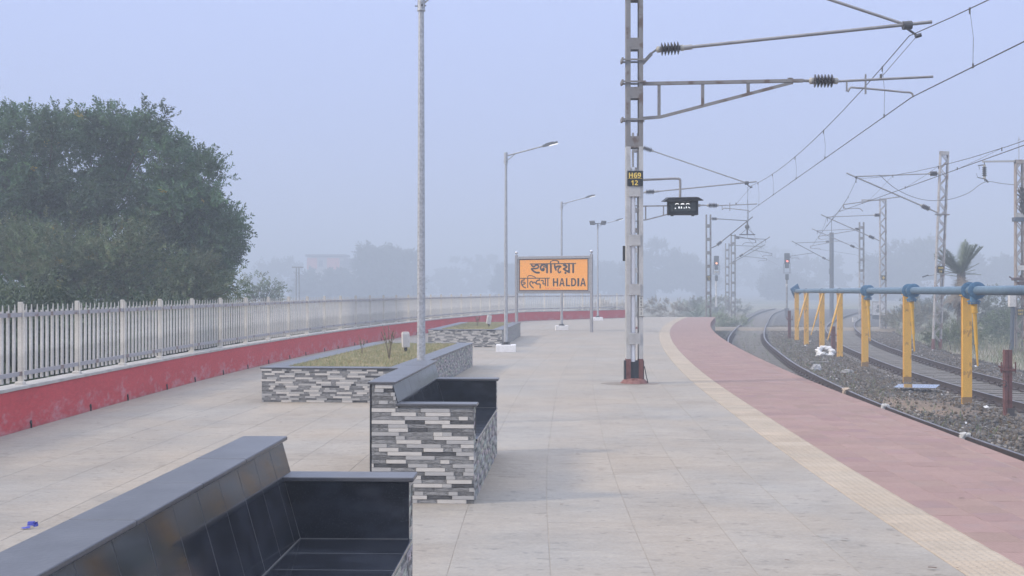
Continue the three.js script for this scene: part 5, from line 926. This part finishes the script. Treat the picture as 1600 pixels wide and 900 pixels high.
// palms
function frondGeo(seed, L, droop, n, leafL) {
  const r = rng(seed), pts = []; for (let i = 0; i <= 6; i++) { const t = i / 6; pts.push(X3(Math.sin(t * droop) * L * .55, L * (t * .98 - droop * .22 * t * t), 0)); }
  const c = new THREE.CatmullRomCurve3(pts), g = [prep(new THREE.TubeGeometry(c, 10, .022, 4))];
  for (let i = 0; i < n; i++) { const t = .1 + .9 * i / n, p = c.getPoint(t), tg = c.getTangent(t), s = i % 2 ? 1 : -1, l = leafL * (1 - .55 * t) * rr(r, .8, 1.15); const dir = tg.clone().multiplyScalar(.75).add(X3(rr(r, -.3, .3), rr(r, -.35, .15), s * 1.15)).normalize(), e = p.clone().addScaledVector(dir, l), w = X3(.013, .015, 0); const q = new THREE.BufferGeometry(); q.setAttribute('position', new THREE.Float32BufferAttribute([...p.clone().sub(w).toArray(), ...p.clone().add(w).toArray(), ...e.toArray()], 3)); q.computeVertexNormals(); g.push(prep(q)); }
  return mergeGeometries(g);
}
function palm(x, d, y, trunkH, label, n, dead, seed, spread, L = 1.9) {
  const o = thing('date_palm', label, 'palm', V(x, y, d)), r = rng(seed), fg = [frondGeo(1, L, spread >= 1 ? 1.1 : .5, 52, L * .3), frondGeo(2, L, spread >= 1 ? 1.5 : .8, 52, L * .28)], dg = [frondGeo(3, L * .95, 1.2, 44, .5)];
  const gm = M({ color: trunkH > 1 ? C(.12, .155, .085) : C(.2, .25, .16), roughness: .8, transmission: .3, thickness: 0 }), dm = M({ color: C(.2, .165, .13), roughness: .95 });  // low far palms take a paler green with haze mixed into the colour
  if (trunkH) { const st = []; for (let i = 0; i < 130; i++) { const t = i / 130, a = i * 2.4; st.push(rbox(.11, .16, .09, .02).rotateX(-.35).translate(0, 0, .19 - .03 * t).rotateY(a).translate(0, t * trunkH, 0)); } mk('trunk', [lathe([[.26, 0], [.19, .25], [.17, trunkH * .6], [.2, trunkH]], 12), ...st], M({ color: C(.2, .175, .15), map: T.bark, roughness: 1 }), o); }
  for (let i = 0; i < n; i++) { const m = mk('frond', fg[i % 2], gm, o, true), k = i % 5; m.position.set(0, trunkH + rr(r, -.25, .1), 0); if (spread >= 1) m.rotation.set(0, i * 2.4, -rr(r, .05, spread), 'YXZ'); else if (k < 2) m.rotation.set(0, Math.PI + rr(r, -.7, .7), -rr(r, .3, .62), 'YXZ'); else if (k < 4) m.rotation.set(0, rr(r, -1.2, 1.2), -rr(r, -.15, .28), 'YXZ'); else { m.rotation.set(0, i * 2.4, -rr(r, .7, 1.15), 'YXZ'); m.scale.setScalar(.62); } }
  for (let i = 0; i < dead; i++) { const m = mk('dead_frond', dg[0], dm, o, true); m.position.set(0, trunkH - rr(r, .1, .7), 0); m.rotation.set(0, i * 2.4 + 1, -rr(r, 1.5, 2.5), 'YXZ'); }
}
palm(22.9, 62, -1, 3.55, 'shaggy date palm with upright green fronds and a skirt of dead ones', 56, 34, 401, .75, 1.8);
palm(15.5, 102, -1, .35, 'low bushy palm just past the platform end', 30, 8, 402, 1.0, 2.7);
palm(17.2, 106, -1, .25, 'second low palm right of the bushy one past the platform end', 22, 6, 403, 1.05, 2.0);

// tall dry grass behind the fence, weeds by the tracks
const tall = (seed, n, xr, dr, label, cols, h0, h1, test) => grass('tall_grass', label, n, (r) => { let x, d; do { d = rr(r, ...dr); x = rr(r, xr[0], xr[1]); } while (test && !test(x, d, r)); return [x, seed === 504 ? bed(x, d) - .01 : -1.02, -d, .6 + nz(x * .5 + 70, d * .5 + 70, seed) * .9]; }, h0, h1, cols, seed, .018);
tall(501, 34000, [-28, 4], [24, 110], 'tall dry grass in the field behind the fence', [[.22, .19, .13], [.18, .16, .105], [.14, .145, .085], [.26, .22, .15]], .5, 1.25, (x, d, r) => !(d < 41 && x < -.228 * d) && x < (d < 65 ? wallLine(d) - .6 : wallLine(65) + (d - 65) * .75 - .8) && r() < clamp(30 / d, .2, 1));
tall(502, 22000, [14, 48], [40, 130], 'weedy grass beyond the second track', [[.22, .21, .13], [.17, .2, .1], [.26, .22, .15], [.13, .17, .085]], .2, .75, (x, d, r) => x > track2(d) + 3.2 && nz(x * .4 + 33, d * .4 + 33, 9) > .34 && r() < clamp(55 / d, .2, 1));
tall(504, 3200, [5, 14], [20, 75], 'small green weeds along the foot of the platform and the first track', [[.12, .17, .07], [.16, .19, .09], [.2, .19, .11]], .06, .2, (x, d, r) => { const e = x - track1(d); return (Math.abs(e) < 2.2 && Math.abs(Math.abs(e) - .84) > .1 && nz(x * 1.2 + 5, d * 1.2 + 5, 61) > .56) || (e > 2 && x < rail2L(d) - 1.2 && nz(x + 9, d + 9, 62) > .64); });
tall(503, 3800, [6, 27], [77, 140], 'dry grass between the platform end and the first track', [[.24, .21, .16], [.2, .2, .13], [.28, .24, .19]], .15, .55, (x, d) => x < track1(d) - 2 && x > track1(d) - 12);

// far building beyond the field, twin pole
{
  const x0 = -50.6, d = 300, o = thing('far_building', 'hazy pink and grey building with a flat dark roof beyond the trees', 'building', V((x0 + 4.6) * 1.2, -1.5, d * 1.2)), pink = M({ color: C(.75, .27, .21), map: T.mottle, roughness: .9 }), pale = M({ color: C(.5, .48, .46), map: T.mottle, roughness: .9 }), dk = M({ color: C(.12, .12, .14), roughness: .9 });
  mk('wall', [box(9.2, 11, 8, 0, 5.5, -4)], pale, o); mk('roof', rbox(9.9, .55, 8.8, .05, 0, 11.4, -4), dk, o);
  mk('painted_panel', [box(2.2, 2.8, .2, -3.2, 9.4, .08), box(.25, 2.8, .3, -4.45, 9.4, .1)], pink, o); mk('painted_panel', box(3.1, 2.9, .2, 1.9, 9.3, .08), pink, o);
  for (const [x, y] of [[-1.2, 9.4], [4.1, 9.4], [-3.2, 5.2], [.2, 5.2], [3.2, 5.2]]) { const w = mk('window', box(.95, 1.5, .1, x, y, .06), dk, o); mk('frame', [box(1.1, .1, .16, x, y + .8, .1), box(1.1, .1, .2, x, y - .8, .12), box(.08, 1.5, .16, x, y, .1)], pale, w); }
  const a = thing('far_block', 'hazy plain block just right of the pink building', 'building', V(-40.2 * 1.2, -1.5, 302 * 1.2)); mk('wall', box(2.4, 10.4, 5, 0, 5.2, 0), dk, a); mk('parapet', rbox(2.7, .4, 5.3, .05, 0, 10.5, 0), M({ color: C(.2, .2, .22), roughness: .9 }), a); for (const y of [4, 7]) mk('window', box(.8, 1.2, .1, 0, y, 2.53), MAT.black, a);
  const s = thing('far_shed', 'hazy pale shed roof between the block and the round tree', 'building', V(-38.6 * 1.2, -1.5, 296 * 1.2)); mk('wall', box(5, 6.2, 5, 0, 3.1, 0), pale, s); mk('roof', [rbox(5.6, .25, 3.2, .03).rotateX(.35).translate(0, 6.8, 1.4), rbox(5.6, .25, 3.2, .03).rotateX(-.35).translate(0, 6.8, -1.4)], MAT.white, s);
  for (const b of [o, a, s]) b.scale.setScalar(1.2);
  const p = thing('twin_pole', 'hazy twin electric pole with a crossbar in the field', 'power pole', V(-28.2, -1, 160)); for (const q of [-.16, .16]) mk('pole', rod(X3(q * 1.4, 0, 0), X3(q, 5.7, 0), .085, 8), MAT.oldSteel, p); mk('crossbar', bar(X3(-.75, 5.75, 0), X3(.75, 5.75, 0), .12, .16), MAT.oldSteel, p);
  const h = thing('flat_shelter', 'faint flat roofed shelter right of the tall lamp post', 'shelter', V(-19.3, -1, 250)); mk('roof', rbox(2.6, .16, 2, .03, 0, 3.7, 0), dk, h); for (const q of [-1, 1]) mk('post', rod(X3(q, 0, 0), X3(q, 3.65, 0), .08, 6), dk, h);
}
renderer.render(scene, camera);
